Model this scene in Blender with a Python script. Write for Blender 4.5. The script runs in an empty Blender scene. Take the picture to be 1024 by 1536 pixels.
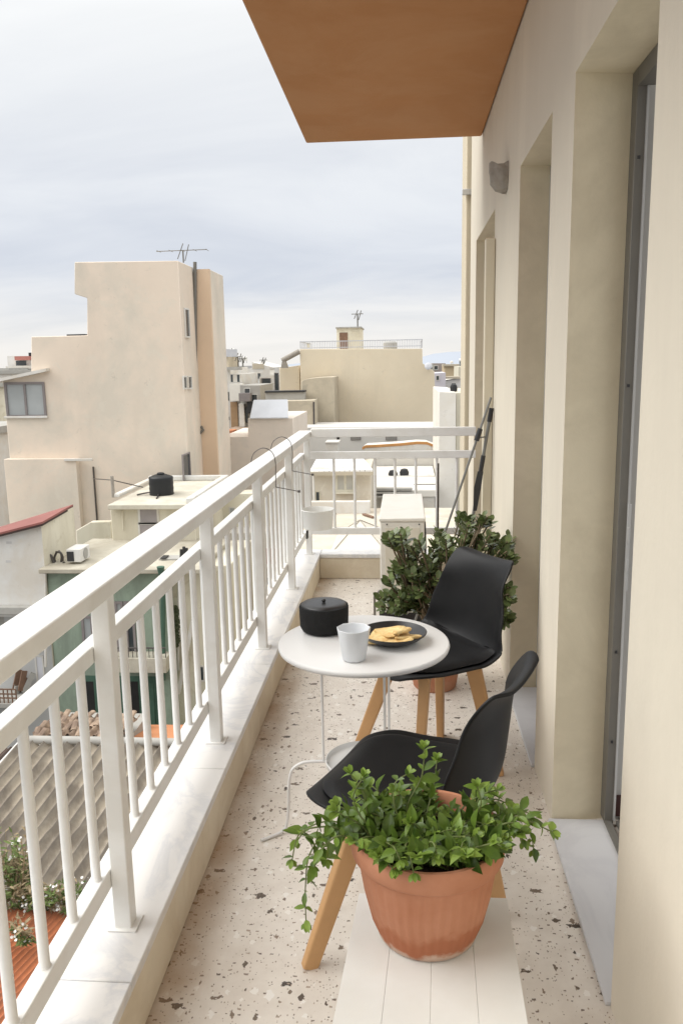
import bpy, bmesh, math, random
from mathutils import Vector, Matrix, noise
random.seed(7)
R_ = math.radians
scn = bpy.context.scene
COL = scn.collection
# ------------------------------------------------------------------ camera
F = 1212.77                                   # focal length in photo pixels (1024 x 1536)
PITCH, YAW, ROLL = -0.18225566, -0.07994233, -0.01780346
CAM = Vector((0, 0, 1.5))
fw = Vector((math.sin(YAW)*math.cos(PITCH), math.cos(YAW)*math.cos(PITCH), math.sin(PITCH)))
rt0 = Vector((math.cos(YAW), -math.sin(YAW), 0)); up0 = rt0.cross(fw)
rt = rt0*math.cos(ROLL) + up0*math.sin(ROLL); up = -rt0*math.sin(ROLL) + up0*math.cos(ROLL)
cam = bpy.data.objects.new('camera', bpy.data.cameras.new('camera')); COL.objects.link(cam)
M = Matrix(((rt.x, up.x, -fw.x, 0), (rt.y, up.y, -fw.y, 0), (rt.z, up.z, -fw.z, 1.5), (0, 0, 0, 1)))
cam.matrix_world = M
cam.data.sensor_fit = 'VERTICAL'; cam.data.sensor_height = 36; cam.data.lens = 36*F/1536
cam.data.clip_start = .05; cam.data.clip_end = 20000
scn.camera = cam

def ray(x, y): return rt*((x-512)/F) - up*((y-768)/F) + fw
def at(x, y, Y): d = ray(x, y); return CAM + d*(Y/d.y)            # point of the place at depth Y
def onz(x, y, z): d = ray(x, y); return CAM + d*((z-1.5)/d.z)      # point of the place at height z
def onx(x, y, X): d = ray(x, y); return CAM + d*(X/d.x)

# ------------------------------------------------------------------ mesh helpers
class MB:
    def __init__(s): s.v = []; s.f = []
    def add(s, vs, fs):
        b = len(s.v); s.v += [Vector(p) for p in vs]; s.f += [tuple(b+i for i in f) for f in fs]; return s
    def box(s, x0, x1, y0, y1, z0, z1):
        vs = [(x, y, z) for z in (z0, z1) for y in (y0, y1) for x in (x0, x1)]
        return s.add(vs, [(0,2,3,1), (4,5,7,6), (0,1,5,4), (2,6,7,3), (0,4,6,2), (1,3,7,5)])
    def beam(s, a, b, w, h, upv=(0, 0, 1)):
        a = Vector(a); b = Vector(b); d = (b-a).normalized(); u = Vector(upv)
        if abs(d.dot(u)) > .98: u = Vector((1, 0, 0))
        x = d.cross(u).normalized(); y = x.cross(d)
        vs = [p + x*sx*w/2 + y*sy*h/2 for p in (a, b) for sx, sy in ((-1,-1), (1,-1), (1,1), (-1,1))]
        return s.add(vs, [(0,1,2,3), (7,6,5,4), (0,4,5,1), (1,5,6,2), (2,6,7,3), (3,7,4,0)])
    def taper(s, a, b, wa, wb, n=8, flat=1.0, upv=(0, 0, 1), pw=.55):
        a = Vector(a); b = Vector(b); d = (b-a).normalized(); u = Vector(upv)
        x = d.cross(u).normalized(); y = x.cross(d); vs = []
        for p, w in ((a, wa), (b, wb)):
            for i in range(n):
                t = 2*math.pi*(i+.5)/n; c, q = math.cos(t), math.sin(t)
                c = math.copysign(abs(c)**pw, c); q = math.copysign(abs(q)**pw, q)
                vs.append(p + x*c*w/2 + y*q*w*flat/2)
        fs = [(i, (i+1) % n, n+(i+1) % n, n+i) for i in range(n)] + [tuple(range(n-1, -1, -1)), tuple(range(n, 2*n))]
        return s.add(vs, fs)
    def prism_y(s, pts, y0, y1):                      # pts: (x, z) outline seen from the camera
        n = len(pts); vs = [(p[0], y0, p[1]) for p in pts] + [(p[0], y1, p[1]) for p in pts]
        return s.add(vs, [tuple(range(n)), tuple(range(2*n-1, n-1, -1))] + [(i, n+i, n+(i+1) % n, (i+1) % n) for i in range(n)])
    def prism_z(s, pts, z0, z1):
        n = len(pts); vs = [(p[0], p[1], z0) for p in pts] + [(p[0], p[1], z1) for p in pts]
        return s.add(vs, [tuple(range(n-1, -1, -1)), tuple(range(n, 2*n))] + [(i, (i+1) % n, n+(i+1) % n, n+i) for i in range(n)])
    def slab(s, q, t):                                # quad thickened downwards by t
        q = [Vector(p) for p in q]; vs = q + [p - Vector((0, 0, t)) for p in q]
        return s.add(vs, [(0,1,2,3), (7,6,5,4), (0,4,5,1), (1,5,6,2), (2,6,7,3), (3,7,4,0)])
    def tube(s, pts, r, n=8, r1=None):
        pts = [Vector(p) for p in pts]; m = len(pts); b = len(s.v); N = None
        for i, p in enumerate(pts):
            d = (pts[min(i+1, m-1)] - pts[max(i-1, 0)]).normalized()
            if N is None:
                N = d.cross(Vector((0, 0, 1)) if abs(d.z) < .9 else Vector((1, 0, 0))).normalized()
            else:
                N = (N - d*N.dot(d)).normalized()
            B = d.cross(N); rr = r if r1 is None else r + (r1-r)*i/(m-1)
            for k in range(n):
                t = 2*math.pi*k/n; s.v.append(p + N*math.cos(t)*rr + B*math.sin(t)*rr)
        for i in range(m-1):
            for k in range(n):
                s.f.append((b+i*n+k, b+i*n+(k+1) % n, b+(i+1)*n+(k+1) % n, b+(i+1)*n+k))
        s.f.append(tuple(b+k for k in range(n-1, -1, -1))); s.f.append(tuple(b+(m-1)*n+k for k in range(n)))
        return s
    def lathe(s, c, prof, n=32, cap=True, a0=0):
        c = Vector(c); b = len(s.v); m = len(prof)
        for r, z in prof:
            for k in range(n):
                t = a0 + 2*math.pi*k/n; s.v.append(c + Vector((r*math.cos(t), r*math.sin(t), z)))
        for i in range(m-1):
            for k in range(n):
                s.f.append((b+i*n+k, b+i*n+(k+1) % n, b+(i+1)*n+(k+1) % n, b+(i+1)*n+k))
        if cap:
            s.f.append(tuple(b+k for k in range(n-1, -1, -1))); s.f.append(tuple(b+(m-1)*n+k for k in range(n)))
        return s
    def grid(s, fn, nu, nv):
        b = len(s.v)
        for j in range(nv+1):
            for i in range(nu+1): s.v.append(Vector(fn(i/nu, j/nv)))
        for j in range(nv):
            for i in range(nu):
                a = b+j*(nu+1)+i; s.f.append((a, a+1, a+nu+2, a+nu+1))
        return s
    def build(s, name, m, root=None, smooth=False, bevel=0, seg=2, sub=0, solid=0, local=False, recalc=True, weld=False):
        me = bpy.data.meshes.new(name)
        off = Vector((0, 0, 0)) if (root is None or local) else root_loc(root)
        me.from_pydata([tuple(p-off) for p in s.v], [], s.f); me.update()
        if recalc or weld:
            bm = bmesh.new(); bm.from_mesh(me)
            if weld: bmesh.ops.remove_doubles(bm, verts=bm.verts, dist=1e-5)
            if recalc: bmesh.ops.recalc_face_normals(bm, faces=bm.faces)
            bm.to_mesh(me); bm.free()
        me.materials.append(m)
        o = bpy.data.objects.new(name, me); COL.objects.link(o)
        if root is not None: o.parent = root
        if solid:
            md = o.modifiers.new('solid', 'SOLIDIFY'); md.thickness = solid; md.offset = -1
        if bevel:
            md = o.modifiers.new('bevel', 'BEVEL'); md.width = bevel; md.segments = seg; md.limit_method = 'ANGLE'; md.angle_limit = R_(40)
        if sub:
            md = o.modifiers.new('sub', 'SUBSURF'); md.levels = sub; md.render_levels = sub
        if smooth or bevel or sub:
            for p in me.polygons: p.use_smooth = True
            if (smooth or bevel) and not sub:
                try: me.set_sharp_from_angle(angle=R_(50))
                except Exception: pass
        return o

def root_loc(o):
    l = Vector((0, 0, 0))
    while o is not None: l = l + o.location; o = o.parent
    return l
def tag(o, label=None, cat=None, group=None, kind=None):
    if label: o['label'] = label
    if cat: o['category'] = cat
    if group: o['group'] = group
    if kind: o['kind'] = kind
    return o
def thing(name, label, cat, loc=(0, 0, 0), rz=0, group=None):
    o = bpy.data.objects.new(name, None); COL.objects.link(o); o.empty_display_size = .1
    o.location = loc; o.rotation_euler = (0, 0, rz); tag(o, label, cat, group); return o
def children(o): return [c for c in bpy.data.objects if c.parent == o]
def copy_tree(o, parent=None):
    c = o.copy(); COL.objects.link(c)
    if parent is not None: c.parent = parent
    for ch in children(o): copy_tree(ch, c)
    return c
def smoothpath(pts, k=6):
    pts = [Vector(p) for p in pts]; out = []
    for i in range(len(pts)-1):
        p0 = pts[max(i-1, 0)]; p1 = pts[i]; p2 = pts[i+1]; p3 = pts[min(i+2, len(pts)-1)]
        for j in range(k):
            t = j/k
            out.append(.5*((2*p1) + (p2-p0)*t + (2*p0-5*p1+4*p2-p3)*t*t + (3*p1-p0-3*p2+p3)*t**3))
    out.append(pts[-1]); return out

# ------------------------------------------------------------------ materials
class NT:
    def __init__(s, m): s.t = m.node_tree; s.n = s.t.nodes; s.b = s.n['Principled BSDF']
    def new(s, typ, **k):
        n = s.n.new(typ)
        for a, v in k.items(): setattr(n, a, v)
        return n
    def link(s, a, b): s.t.links.new(a, b)
    def coord(s, scale=(1, 1, 1)):
        c = s.new('ShaderNodeTexCoord'); mp = s.new('ShaderNodeMapping'); mp.inputs['Scale'].default_value = scale
        s.link(c.outputs['Object'], mp.inputs['Vector']); return mp.outputs['Vector']
    def noise(s, vec, scale, detail=4, rough=.55, dist=0):
        n = s.new('ShaderNodeTexNoise'); n.inputs['Scale'].default_value = scale; n.inputs['Detail'].default_value = detail
        n.inputs['Roughness'].default_value = rough; n.inputs['Distortion'].default_value = dist
        s.link(vec, n.inputs['Vector']); return n.outputs['Fac']
    def ramp(s, fac, stops, interp='LINEAR'):
        r = s.new('ShaderNodeValToRGB'); r.color_ramp.interpolation = interp; e = r.color_ramp.elements
        while len(e) < len(stops): e.new(.5)
        for i, (p, c) in enumerate(stops):
            e[i].position = p; e[i].color = (*c, 1) if not isinstance(c, float) else (c, c, c, 1)
        s.link(fac, r.inputs['Fac']); return r.outputs['Color']
    def mix(s, fac, a, b, mode='MIX'):
        m = s.new('ShaderNodeMix', data_type='RGBA', blend_type=mode)
        for sock, v in ((m.inputs[0], fac), (m.inputs[6], a), (m.inputs[7], b)):
            if isinstance(v, (int, float)): sock.default_value = v
            elif isinstance(v, tuple): sock.default_value = (*v, 1)
            else: s.link(v, sock)
        return m.outputs[2]
    def math(s, op, a, b=0.0, clamp=False):
        m = s.new('ShaderNodeMath', operation=op, use_clamp=clamp)
        for sock, v in ((m.inputs[0], a), (m.inputs[1], b)):
            if isinstance(v, (int, float)): sock.default_value = v
            else: s.link(v, sock)
        return m.outputs[0]
    def bump(s, h, strength=.2, dist=.01):
        b = s.new('ShaderNodeBump'); b.inputs['Strength'].default_value = strength; b.inputs['Distance'].default_value = dist
        s.link(h, b.inputs['Height']); s.link(b.outputs['Normal'], s.b.inputs['Normal'])
def lin(r, g, b):
    f = lambda c: (c/255)/12.92 if c/255 <= .04045 else ((c/255+.055)/1.055)**2.4
    return (f(r), f(g), f(b))
MATS = {}
def mat(name, c, rough=.6, vary=.12, scale=3., bump=0., bscale=60., bdist=.004, spec=.4, metal=0., stain=None, stain_amt=0., stain_scale=.6, streak=False, coat=0.):
    if name in MATS: return MATS[name]
    m = bpy.data.materials.new(name); m.use_nodes = True; t = NT(m)
    v = t.coord(); d = tuple(x*(1-vary) for x in c); l = tuple(min(1, x*(1+vary)) for x in c)
    col = t.ramp(t.noise(v, scale, 5, .6), [(.3, d), (.7, l)])
    if stain:
        sv = t.coord((1, 1, .25)) if streak else v
        f = t.ramp(t.noise(sv, stain_scale, 6, .65, .4), [(.42, 0.0), (.60, 1.0)])
        col = t.mix(t.math('MULTIPLY', f, stain_amt), col, stain)
        if name.endswith('render'):      # rain streaks and patched plaster on the town walls
            f2 = t.ramp(t.noise(t.coord((1, 1, .16)), .8, 4, .55, .3), [(.52, 0.0), (.72, 1.0)]); col = t.mix(t.math('MULTIPLY', f2, .22), col, tuple(x*.62 for x in c))
            f3 = t.ramp(t.noise(v, 1.3, 8, .75, 1.2), [(.55, 0.0), (.60, 1.0)]); col = t.mix(t.math('MULTIPLY', f3, .45), col, tuple(min(1, x*1.12) for x in stain))
            f4 = t.ramp(t.noise(v, 3.1, 8, .8, .6), [(.60, 0.0), (.70, 1.0)]); col = t.mix(t.math('MULTIPLY', f4, .45), col, tuple(x*.5 for x in stain))
    t.link(col, t.b.inputs['Base Color'])
    t.b.inputs['Roughness'].default_value = rough; t.b.inputs['Specular IOR Level'].default_value = spec
    t.b.inputs['Metallic'].default_value = metal; t.b.inputs['Coat Weight'].default_value = coat
    if bump: t.bump(t.noise(v, bscale, 4, .6), bump, bdist)
    MATS[name] = m; return m

white_paint = mat('white railing paint', (.83, .83, .81), .38, .03, 6, .05, 90, .002, stain=(.62, .58, .5), stain_amt=.25, stain_scale=5)
cream_wall = mat('cream plaster', (.70, .645, .535), .85, .05, 1.2, .35, 26, .004, .2, stain=(.575, .525, .44), stain_amt=.45, stain_scale=1.3, streak=True)
reveal_wall = mat('tan reveal plaster', (.75, .67, .50), .85, .06, 2., .3, 30, .004, .2, stain=(.42, .36, .25), stain_amt=.3, stain_scale=2)
soffit_m = mat('terracotta soffit paint', (.50, .245, .105), .85, .05, 1.5, .25, 40, .003, .2, stain=(.55, .30, .15), stain_amt=.6, stain_scale=1.6)
curb_m = mat('beige parapet plaster', (.74, .665, .53), .85, .06, 2.5, .25, 50, .003, .2, stain=(.52, .42, .29), stain_amt=.4, stain_scale=3)
terracotta = mat('terracotta clay', (.47, .205, .115), .75, .12, 9, .25, 70, .002, .25, stain=(.60, .36, .25), stain_amt=.45, stain_scale=7)
beech = mat('beech wood', (.56, .33, .155), .5, .10, 4, .06, 80, .001, .35)
black_shell = mat('black moulded plastic', (.0065, .0065, .007), .48, .25, 9, .05, 300, .0005, .28)
black_pad = mat('black leatherette', (.006, .006, .0065), .55, .3, 12, .25, 260, .001, .25)
white_metal = mat('white powder coat', (.73, .725, .71), .3, .02, 5, spec=.5)
black_matte = mat('matte black textile', (.012, .012, .012), .8, .2, 40, .4, 180, .003, .25)
black_glaze = mat('black glazed stoneware', (.016, .016, .017), .34, .1, 30, .05, 90, .001, .5)
mug_m = mat('white porcelain', (.72, .74, .76), .3, .02, 8, spec=.5)
toast_m = mat('golden toast', (.80, .62, .30), .7, .18, 45, .5, 140, .003, .3, stain=(.55, .29, .08), stain_amt=.55, stain_scale=22)
bench_m = mat('white painted boards', (.70, .70, .67), .5, .05, 7, .05, 60, .001, stain=(.66, .63, .57), stain_amt=.3, stain_scale=5)
soil_m = mat('potting soil', (.035, .024, .017), .95, .3, 40, .8, 90, .01, .1)
alu_m = mat('grey aluminium', (.185, .175, .155), .5, .06, 6, spec=.5, metal=.35)
alu_light = mat('pale aluminium', (.55, .55, .54), .35, .04, 6, spec=.5, metal=.4)
ac_m = mat('off white enamel', (.78, .76, .70), .4, .03, 4, stain=(.6, .55, .46), stain_amt=.25, stain_scale=4)
dark_m = mat('dark plastic', (.03, .03, .032), .5, .15, 15)
grey_tube = mat('grey tube metal', (.20, .20, .19), .4, .08, 10, metal=.5)
wire_m = mat('dark wire', (.10, .09, .085), .4, .1, 20, metal=.6)
stone_lamp = mat('rough grey ceramic', (.33, .30, .26), .8, .2, 20, .6, 50, .006, .2)
room_m = mat('white room paint', (.52, .505, .48), .8, .02, 2)
skirt_m = mat('dark wood skirting', (.055, .018, .014), .5, .2, 8)
glass_dark = mat('window glass', (.05, .06, .065), .12, .15, .6, spec=.6)
glass_grey = mat('frosted pane', (.36, .38, .38), .3, .12, .9, spec=.5)
shutter_m = mat('grey shutter', (.34, .31, .31), .6, .06, 3)
tan_frame = mat('grey brown frame', (.23, .205, .20), .5, .08, 5)
# city
pink_m = mat('peach render', (.75, .645, .535), .9, .05, .35, .2, 6, .02, .15, stain=(.61, .56, .475), stain_amt=.8, stain_scale=.32, streak=False)
pink2_m = mat('pale pink render', (.74, .66, .575), .9, .05, .4, .2, 6, .02, .15, stain=(.58, .53, .47), stain_amt=.5, stain_scale=.3)
orange_m = mat('orange render', (.66, .50, .36), .9, .05, .5, .15, 6, .02, .15)
beige_m = mat('beige block render', (.71, .625, .48), .9, .05, .3, .15, 4, .02, .15, stain=(.64, .55, .41), stain_amt=.55, stain_scale=.22)
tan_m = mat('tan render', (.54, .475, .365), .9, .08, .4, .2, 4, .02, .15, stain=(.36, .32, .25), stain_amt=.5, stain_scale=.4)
cream_c = mat('cream render', (.70, .66, .54), .9, .06, .6, .2, 8, .02, .15, stain=(.5, .45, .34), stain_amt=.5, stain_scale=.7, streak=True)
white_c = mat('weathered white render', (.70, .69, .66), .9, .05, .6, .2, 8, .02, .15, stain=(.58, .52, .43), stain_amt=.6, stain_scale=.5)
grey_c = mat('grey concrete', (.42, .41, .38), .9, .1, .8, .3, 10, .02, .15, stain=(.30, .28, .25), stain_amt=.5, stain_scale=.8)
green_m = mat('faded green render', (.30, .37, .29), .9, .10, .8, .2, 8, .02, .15, stain=(.20, .235, .19), stain_amt=.8, stain_scale=1.1, streak=True)
red_roof = mat('red roof sheet', (.27, .105, .09), .75, .12, 1.5)
red_band = mat('dull red paint', (.42, .17, .14), .8, .1, 2)
corr_m = mat('asbestos cement', (.50, .445, .365), .95, .14, 1.4, .5, 14, .02, .1, stain=(.22, .19, .16), stain_amt=.7, stain_scale=1.6)
brown_corr = mat('brown roof sheet', (.135, .10, .085), .9, .2, 2, .4, 10, .02, .1)
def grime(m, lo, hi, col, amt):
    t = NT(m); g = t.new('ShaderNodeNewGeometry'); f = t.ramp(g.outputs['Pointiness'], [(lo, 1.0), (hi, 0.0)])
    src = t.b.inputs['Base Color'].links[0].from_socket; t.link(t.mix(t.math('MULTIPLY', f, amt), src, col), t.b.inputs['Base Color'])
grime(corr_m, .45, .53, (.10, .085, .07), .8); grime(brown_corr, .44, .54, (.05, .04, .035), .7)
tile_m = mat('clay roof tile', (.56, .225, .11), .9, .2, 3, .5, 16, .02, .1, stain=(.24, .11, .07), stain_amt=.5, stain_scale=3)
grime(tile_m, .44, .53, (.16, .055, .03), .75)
oldtile_m = mat('weathered clay tile', (.36, .27, .20), .95, .28, 4, .5, 16, .02, .1, stain=(.14, .10, .08), stain_amt=.7, stain_scale=3)
orange_sheet = mat('orange panel', (.56, .245, .12), .8, .06, 2)
rail_blue = mat('pale rail metal', (.52, .53, .56), .6, .05, 3)
blackhole = mat('dark interior', (.02, .019, .018), .8, .3, 2)
street_m = mat('street asphalt', (.16, .155, .15), .95, .15, .3)
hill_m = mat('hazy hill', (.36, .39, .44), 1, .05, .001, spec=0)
tank_m = mat('black tank plastic', (.013, .014, .015), .5, .15, 3)
rust_m = mat('rusty brown wood', (.20, .12, .08), .8, .2, 8)
awn_m = mat('orange brown trim', (.50, .25, .09), .7, .1, 3)

def terrazzo():
    m = bpy.data.materials.new('terrazzo'); m.use_nodes = True; t = NT(m); v = t.coord()
    base = t.ramp(t.noise(v, 14, 6, .65), [(.3, (.66, .605, .54)), (.7, (.77, .725, .66))])
    big = t.ramp(t.noise(v, 1.6, 4), [(.35, 0.0), (.7, 1.0)])
    base = t.mix(t.math('MULTIPLY', big, .35), base, (.60, .52, .43))
    nz = t.new('ShaderNodeTexNoise'); nz.inputs['Scale'].default_value = 75; nz.inputs['Detail'].default_value = 2; t.link(v, nz.inputs['Vector'])
    for scale, thr, rad, cols, stretch in ((12, .74, .30, ((.055, .043, .035), (.20, .15, .11)), (1, 1.7, 1)), (22, .76, .33, ((.07, .053, .042), (.28, .21, .15)), (1.7, 1, 1)),
                                           (46, .72, .34, ((.13, .10, .08), (.40, .32, .25)), (1, 1.6, 1)), (85, .70, .36, ((.20, .15, .12), (.46, .38, .30)), (1.5, 1, 1)), (22, .72, .40, ((.78, .75, .70), (.80, .76, .70)), (1.3, 1, 1))):
        mp = t.new('ShaderNodeMapping'); mp.inputs['Scale'].default_value = stretch; mp.inputs['Rotation'].default_value = (0, 0, scale*.7)
        mp.inputs['Location'].default_value = (scale, scale*.3, 0); t.link(v, mp.inputs['Vector'])
        ad = t.new('ShaderNodeVectorMath', operation='MULTIPLY_ADD'); t.link(nz.outputs['Color'], ad.inputs[0])
        ad.inputs[1].default_value = (.5/scale,)*3; t.link(mp.outputs['Vector'], ad.inputs[2])
        vo = t.new('ShaderNodeTexVoronoi', voronoi_dimensions='2D', distance='MANHATTAN'); vo.inputs['Scale'].default_value = scale; t.link(ad.outputs[0], vo.inputs['Vector'])
        sp = t.new('ShaderNodeSeparateColor'); t.link(vo.outputs['Color'], sp.inputs['Color'])
        r = t.math('MULTIPLY', t.math('SUBTRACT', sp.outputs[0], thr, True), rad/(1-thr))
        mask = t.math('MULTIPLY', t.math('SUBTRACT', r, vo.outputs['Distance']), 30., True)
        base = t.mix(mask, base, t.mix(sp.outputs[1], cols[0], cols[1]))
    # rusty stain along the foot of the parapet
    sx = t.new('ShaderNodeSeparateXYZ'); t.link(v, sx.inputs[0])
    e = t.math('MULTIPLY', t.math('SUBTRACT', -.47, sx.outputs[0]), 8., True)
    e = t.math('MULTIPLY', e, t.ramp(t.noise(v, 5, 5), [(.35, 0.15), (.65, 1.0)]))
    base = t.mix(t.math('MULTIPLY', e, .8), base, (.40, .25, .13))
    t.link(base, t.b.inputs['Base Color']); t.b.inputs['Roughness'].default_value = .38; t.b.inputs['Specular IOR Level'].default_value = .35
    t.bump(t.noise(v, 30, 4), .06, .002); return m
def marble(name, base, vein):
    m = bpy.data.materials.new(name); m.use_nodes = True; t = NT(m); v = t.coord((1, .55, 1))
    w = t.noise(v, 3.2, 8, .62, 1.6)
    c = t.ramp(w, [(.30, base), (.46, tuple(x*.97 for x in base)), (.525, vein), (.57, tuple(x*.95 for x in base)), (.8, base)])
    cl = t.ramp(t.noise(v, 1.6, 5, .6, .8), [(.4, 0.0), (.7, 1.0)])
    c = t.mix(t.math('MULTIPLY', cl, .45), c, tuple(.5*(a+b) for a, b in zip(base, vein)))
    t.link(c, t.b.inputs['Base Color']); t.b.inputs['Roughness'].default_value = .32; t.b.inputs['Specular IOR Level'].default_value = .4
    return m
terr_m = terrazzo(); marble_m = marble('white marble', (.80, .785, .76), (.64, .64, .645)); marble_grey = marble('grey marble', (.60, .60, .61), (.54, .54, .555))

def leaf_mat(name, dark, light, rough=.4, spec=.45, trans=.25):
    m = bpy.data.materials.new(name); m.use_nodes = True; t = NT(m)
    g = t.new('ShaderNodeNewGeometry'); col = t.ramp(g.outputs['Random Per Island'], [(0, dark), (.75, light), (1, tuple(min(1, x*1.35) for x in light))])
    v = t.coord(); col = t.mix(.35, col, t.ramp(t.noise(v, 60, 3), [(.3, dark), (.7, light)]))
    t.link(col, t.b.inputs['Base Color']); t.b.inputs['Roughness'].default_value = rough; t.b.inputs['Specular IOR Level'].default_value = spec
    tr = t.new('ShaderNodeBsdfTranslucent'); t.link(col, tr.inputs['Color'])
    mx = t.new('ShaderNodeMixShader'); mx.inputs[0].default_value = trans
    t.link(t.b.outputs[0], mx.inputs[1]); t.link(tr.outputs[0], mx.inputs[2])
    t.link(mx.outputs[0], t.n['Material Output'].inputs['Surface']); return m
jade_m = leaf_mat('jade leaves', (.050, .078, .024), (.185, .230, .085), .30, .5, .06)
herb_m = leaf_mat('fresh green leaves', (.028, .062, .009), (.145, .230, .034), .36, .45, .2)
herb_tip = leaf_mat('pale young leaves', (.13, .21, .03), (.23, .33, .06), .4, .4, .25)
weed_m = leaf_mat('weed leaves', (.07, .11, .03), (.20, .26, .09), .6, .2, .2)
stem_m = mat('green stem', (.13, .16, .05), .6, .2, 20)
bark_m = mat('brown succulent stem', (.17, .13, .08), .8, .25, 25, .4, 60, .003)
dry_m = mat('dry stalks', (.30, .235, .14), .9, .25, 10)
petal_m = mat('white petals', (.75, .74, .70), .7, .05, 10)

# ------------------------------------------------------------------ THE BALCONY
WX = .477          # face of the house wall
CX = -.602         # inner face of the parapet
tag(MB().box(-.756, .80, -1.2, 5.655, -.16, 0).build('floor', terr_m), 'pale terrazzo balcony floor with dark stone chips', kind='structure')

# parapet with marble coping
root = thing('parapet', 'low beige parapet wall under white marble coping around the balcony edge', 'low wall', (-.68, 1, 0))
MB().box(-.752, CX, -1.2, 5.65, 0, .150).box(CX, WX-.004, 5.518, 5.65, 0, .150).build('wall', curb_m, root, bevel=.006)
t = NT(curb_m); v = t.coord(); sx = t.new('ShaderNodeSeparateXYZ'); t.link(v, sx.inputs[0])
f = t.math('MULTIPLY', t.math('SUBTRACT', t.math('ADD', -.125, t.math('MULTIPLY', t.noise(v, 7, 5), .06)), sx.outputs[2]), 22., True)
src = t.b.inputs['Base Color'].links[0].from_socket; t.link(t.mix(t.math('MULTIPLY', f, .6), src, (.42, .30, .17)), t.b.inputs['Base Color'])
cp = MB()
ys = [-1.2, -.32, .68, 1.507, 2.45, 3.4, 4.35, 5.662]
for a, b in zip(ys, ys[1:]): cp.box(-.760, CX+.004, a+.0012, b-.0012, .152, .180)
cp.box(CX+.006, WX-.006, 5.511, 5.662, .152, .180)
cp.build('coping', marble_m, root, bevel=.003)

# railing
root = thing('balcony_railing', 'white painted metal railing with round bars standing on the marble coping', 'railing', (-.674, 1, .18))
posts = [-.233, .73, 1.69, 2.653, 3.616, 4.628, 5.52]
for y in posts:
    MB().box(-.694, -.653, y-.0205, y+.0205, .1806, 1.003).build('post', white_paint, root, bevel=.003)
MB().box(-.733, -.643, -1.2, 5.585, 1.003, 1.043).build('hand_rail', white_paint, root, bevel=.004)
MB().box(-.641, WX-.002, 5.490, 5.535, 1.003, 1.062).build('hand_rail', white_paint, root, bevel=.004)
for z0, z1, nm in ((.848, .888, 'middle_rail'), (.288, .337, 'bottom_rail')):
    MB().box(-.7305, -.6945, -1.2, 5.58, z0, z1).build(nm, white_paint, root, bevel=.003)
k = -12
while 1.2225 + .1365*k < 5.5:
    y = 1.2225 + .1365*k; k += 1
    MB().lathe((-.7125, y, 0), [(.0135, .3372), (.0108, .341), (.0105, .845), (.013, .848)], 14, False).build('baluster', white_paint, root, smooth=True)
for y in posts:
    MB().box(-.6945, -.6930, y-.016, y+.016, .855, .881).build('weld_plate', white_paint, root)
    MB().box(-.708, -.639, y-.031, y+.031, .1803, .1845).build('foot_plate', white_paint, root, bevel=.001)
for z0, z1, nm in ((.853, .903, 'middle_rail'), (.324, .371, 'bottom_rail')):
    MB().box(-.652, WX-.002, 5.495, 5.53, z0, z1).build(nm, white_paint, root, bevel=.003)
for x in (-.489, -.347, -.206, -.070, .072, .215, .35):
    MB().lathe((x, 5.5125, 0), [(.0095, .371), (.0095, .853)], 14, False).build('baluster', white_paint, root, smooth=True)

# wall of the flat with three openings
def wall_mesh():
    ops = [(1.700, 2.482), (2.842, 3.582), (4.535, 5.672)]; zt = 2.285
    yb = [-1.3] + [y for o in ops for y in o] + [6.15]; zb = [-.16, zt, 3.4]; m = MB()
    isop = lambda a: any(abs(a-o[0]) < 1e-6 for o in ops)
    for a, b in zip(yb, yb[1:]):
        nz = 2
        for k in range(2):
            if isop(a) and k == 0: continue
            m.add([(WX, a, zb[k]), (WX, b, zb[k]), (WX, b, zb[k+1]), (WX, a, zb[k+1])], [(0, 1, 2, 3)])
    rv = MB(); D = .175
    for a, b in ops:
        rv.add([(WX, a, 0), (WX+D, a-.01, 0), (WX+D, a-.01, zt), (WX, a, zt)], [(0, 1, 2, 3)])
        rv.add([(WX, b, 0), (WX+D, b+.03, 0), (WX+D, b+.03, zt), (WX, b, zt)], [(0, 1, 2, 3)])
        rv.add([(WX, a, zt), (WX+D, a-.01, zt), (WX+D, b+.03, zt), (WX, b, zt)], [(0, 1, 2, 3)])
    return m, rv
wm, rv = wall_mesh()
hroot = thing('house_wall', 'cream plastered house wall with three tall recessed doorways along the balcony', 'wall', (WX, 2, 0))
wo = wm.build('wall', cream_wall, hroot, recalc=False, weld=True)
# far end cap of the wall
MB().add([(WX, 6.15, -.16), (.9, 6.15, -.16), (.9, 6.15, 3.4), (WX, 6.15, 3.4)], [(0, 1, 2, 3)]).build('end_wall', cream_wall, hroot, recalc=False)
rv.build('reveal', reveal_wall, hroot, recalc=False)
# thresholds
for a, b in ((1.700, 2.482), (2.842, 3.582), (4.535, 5.672)):
    MB().box(WX-.012, WX+.178, a+.002, b-.002, .0005, .014).build('threshold', marble_grey, hroot, bevel=.003)
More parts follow.
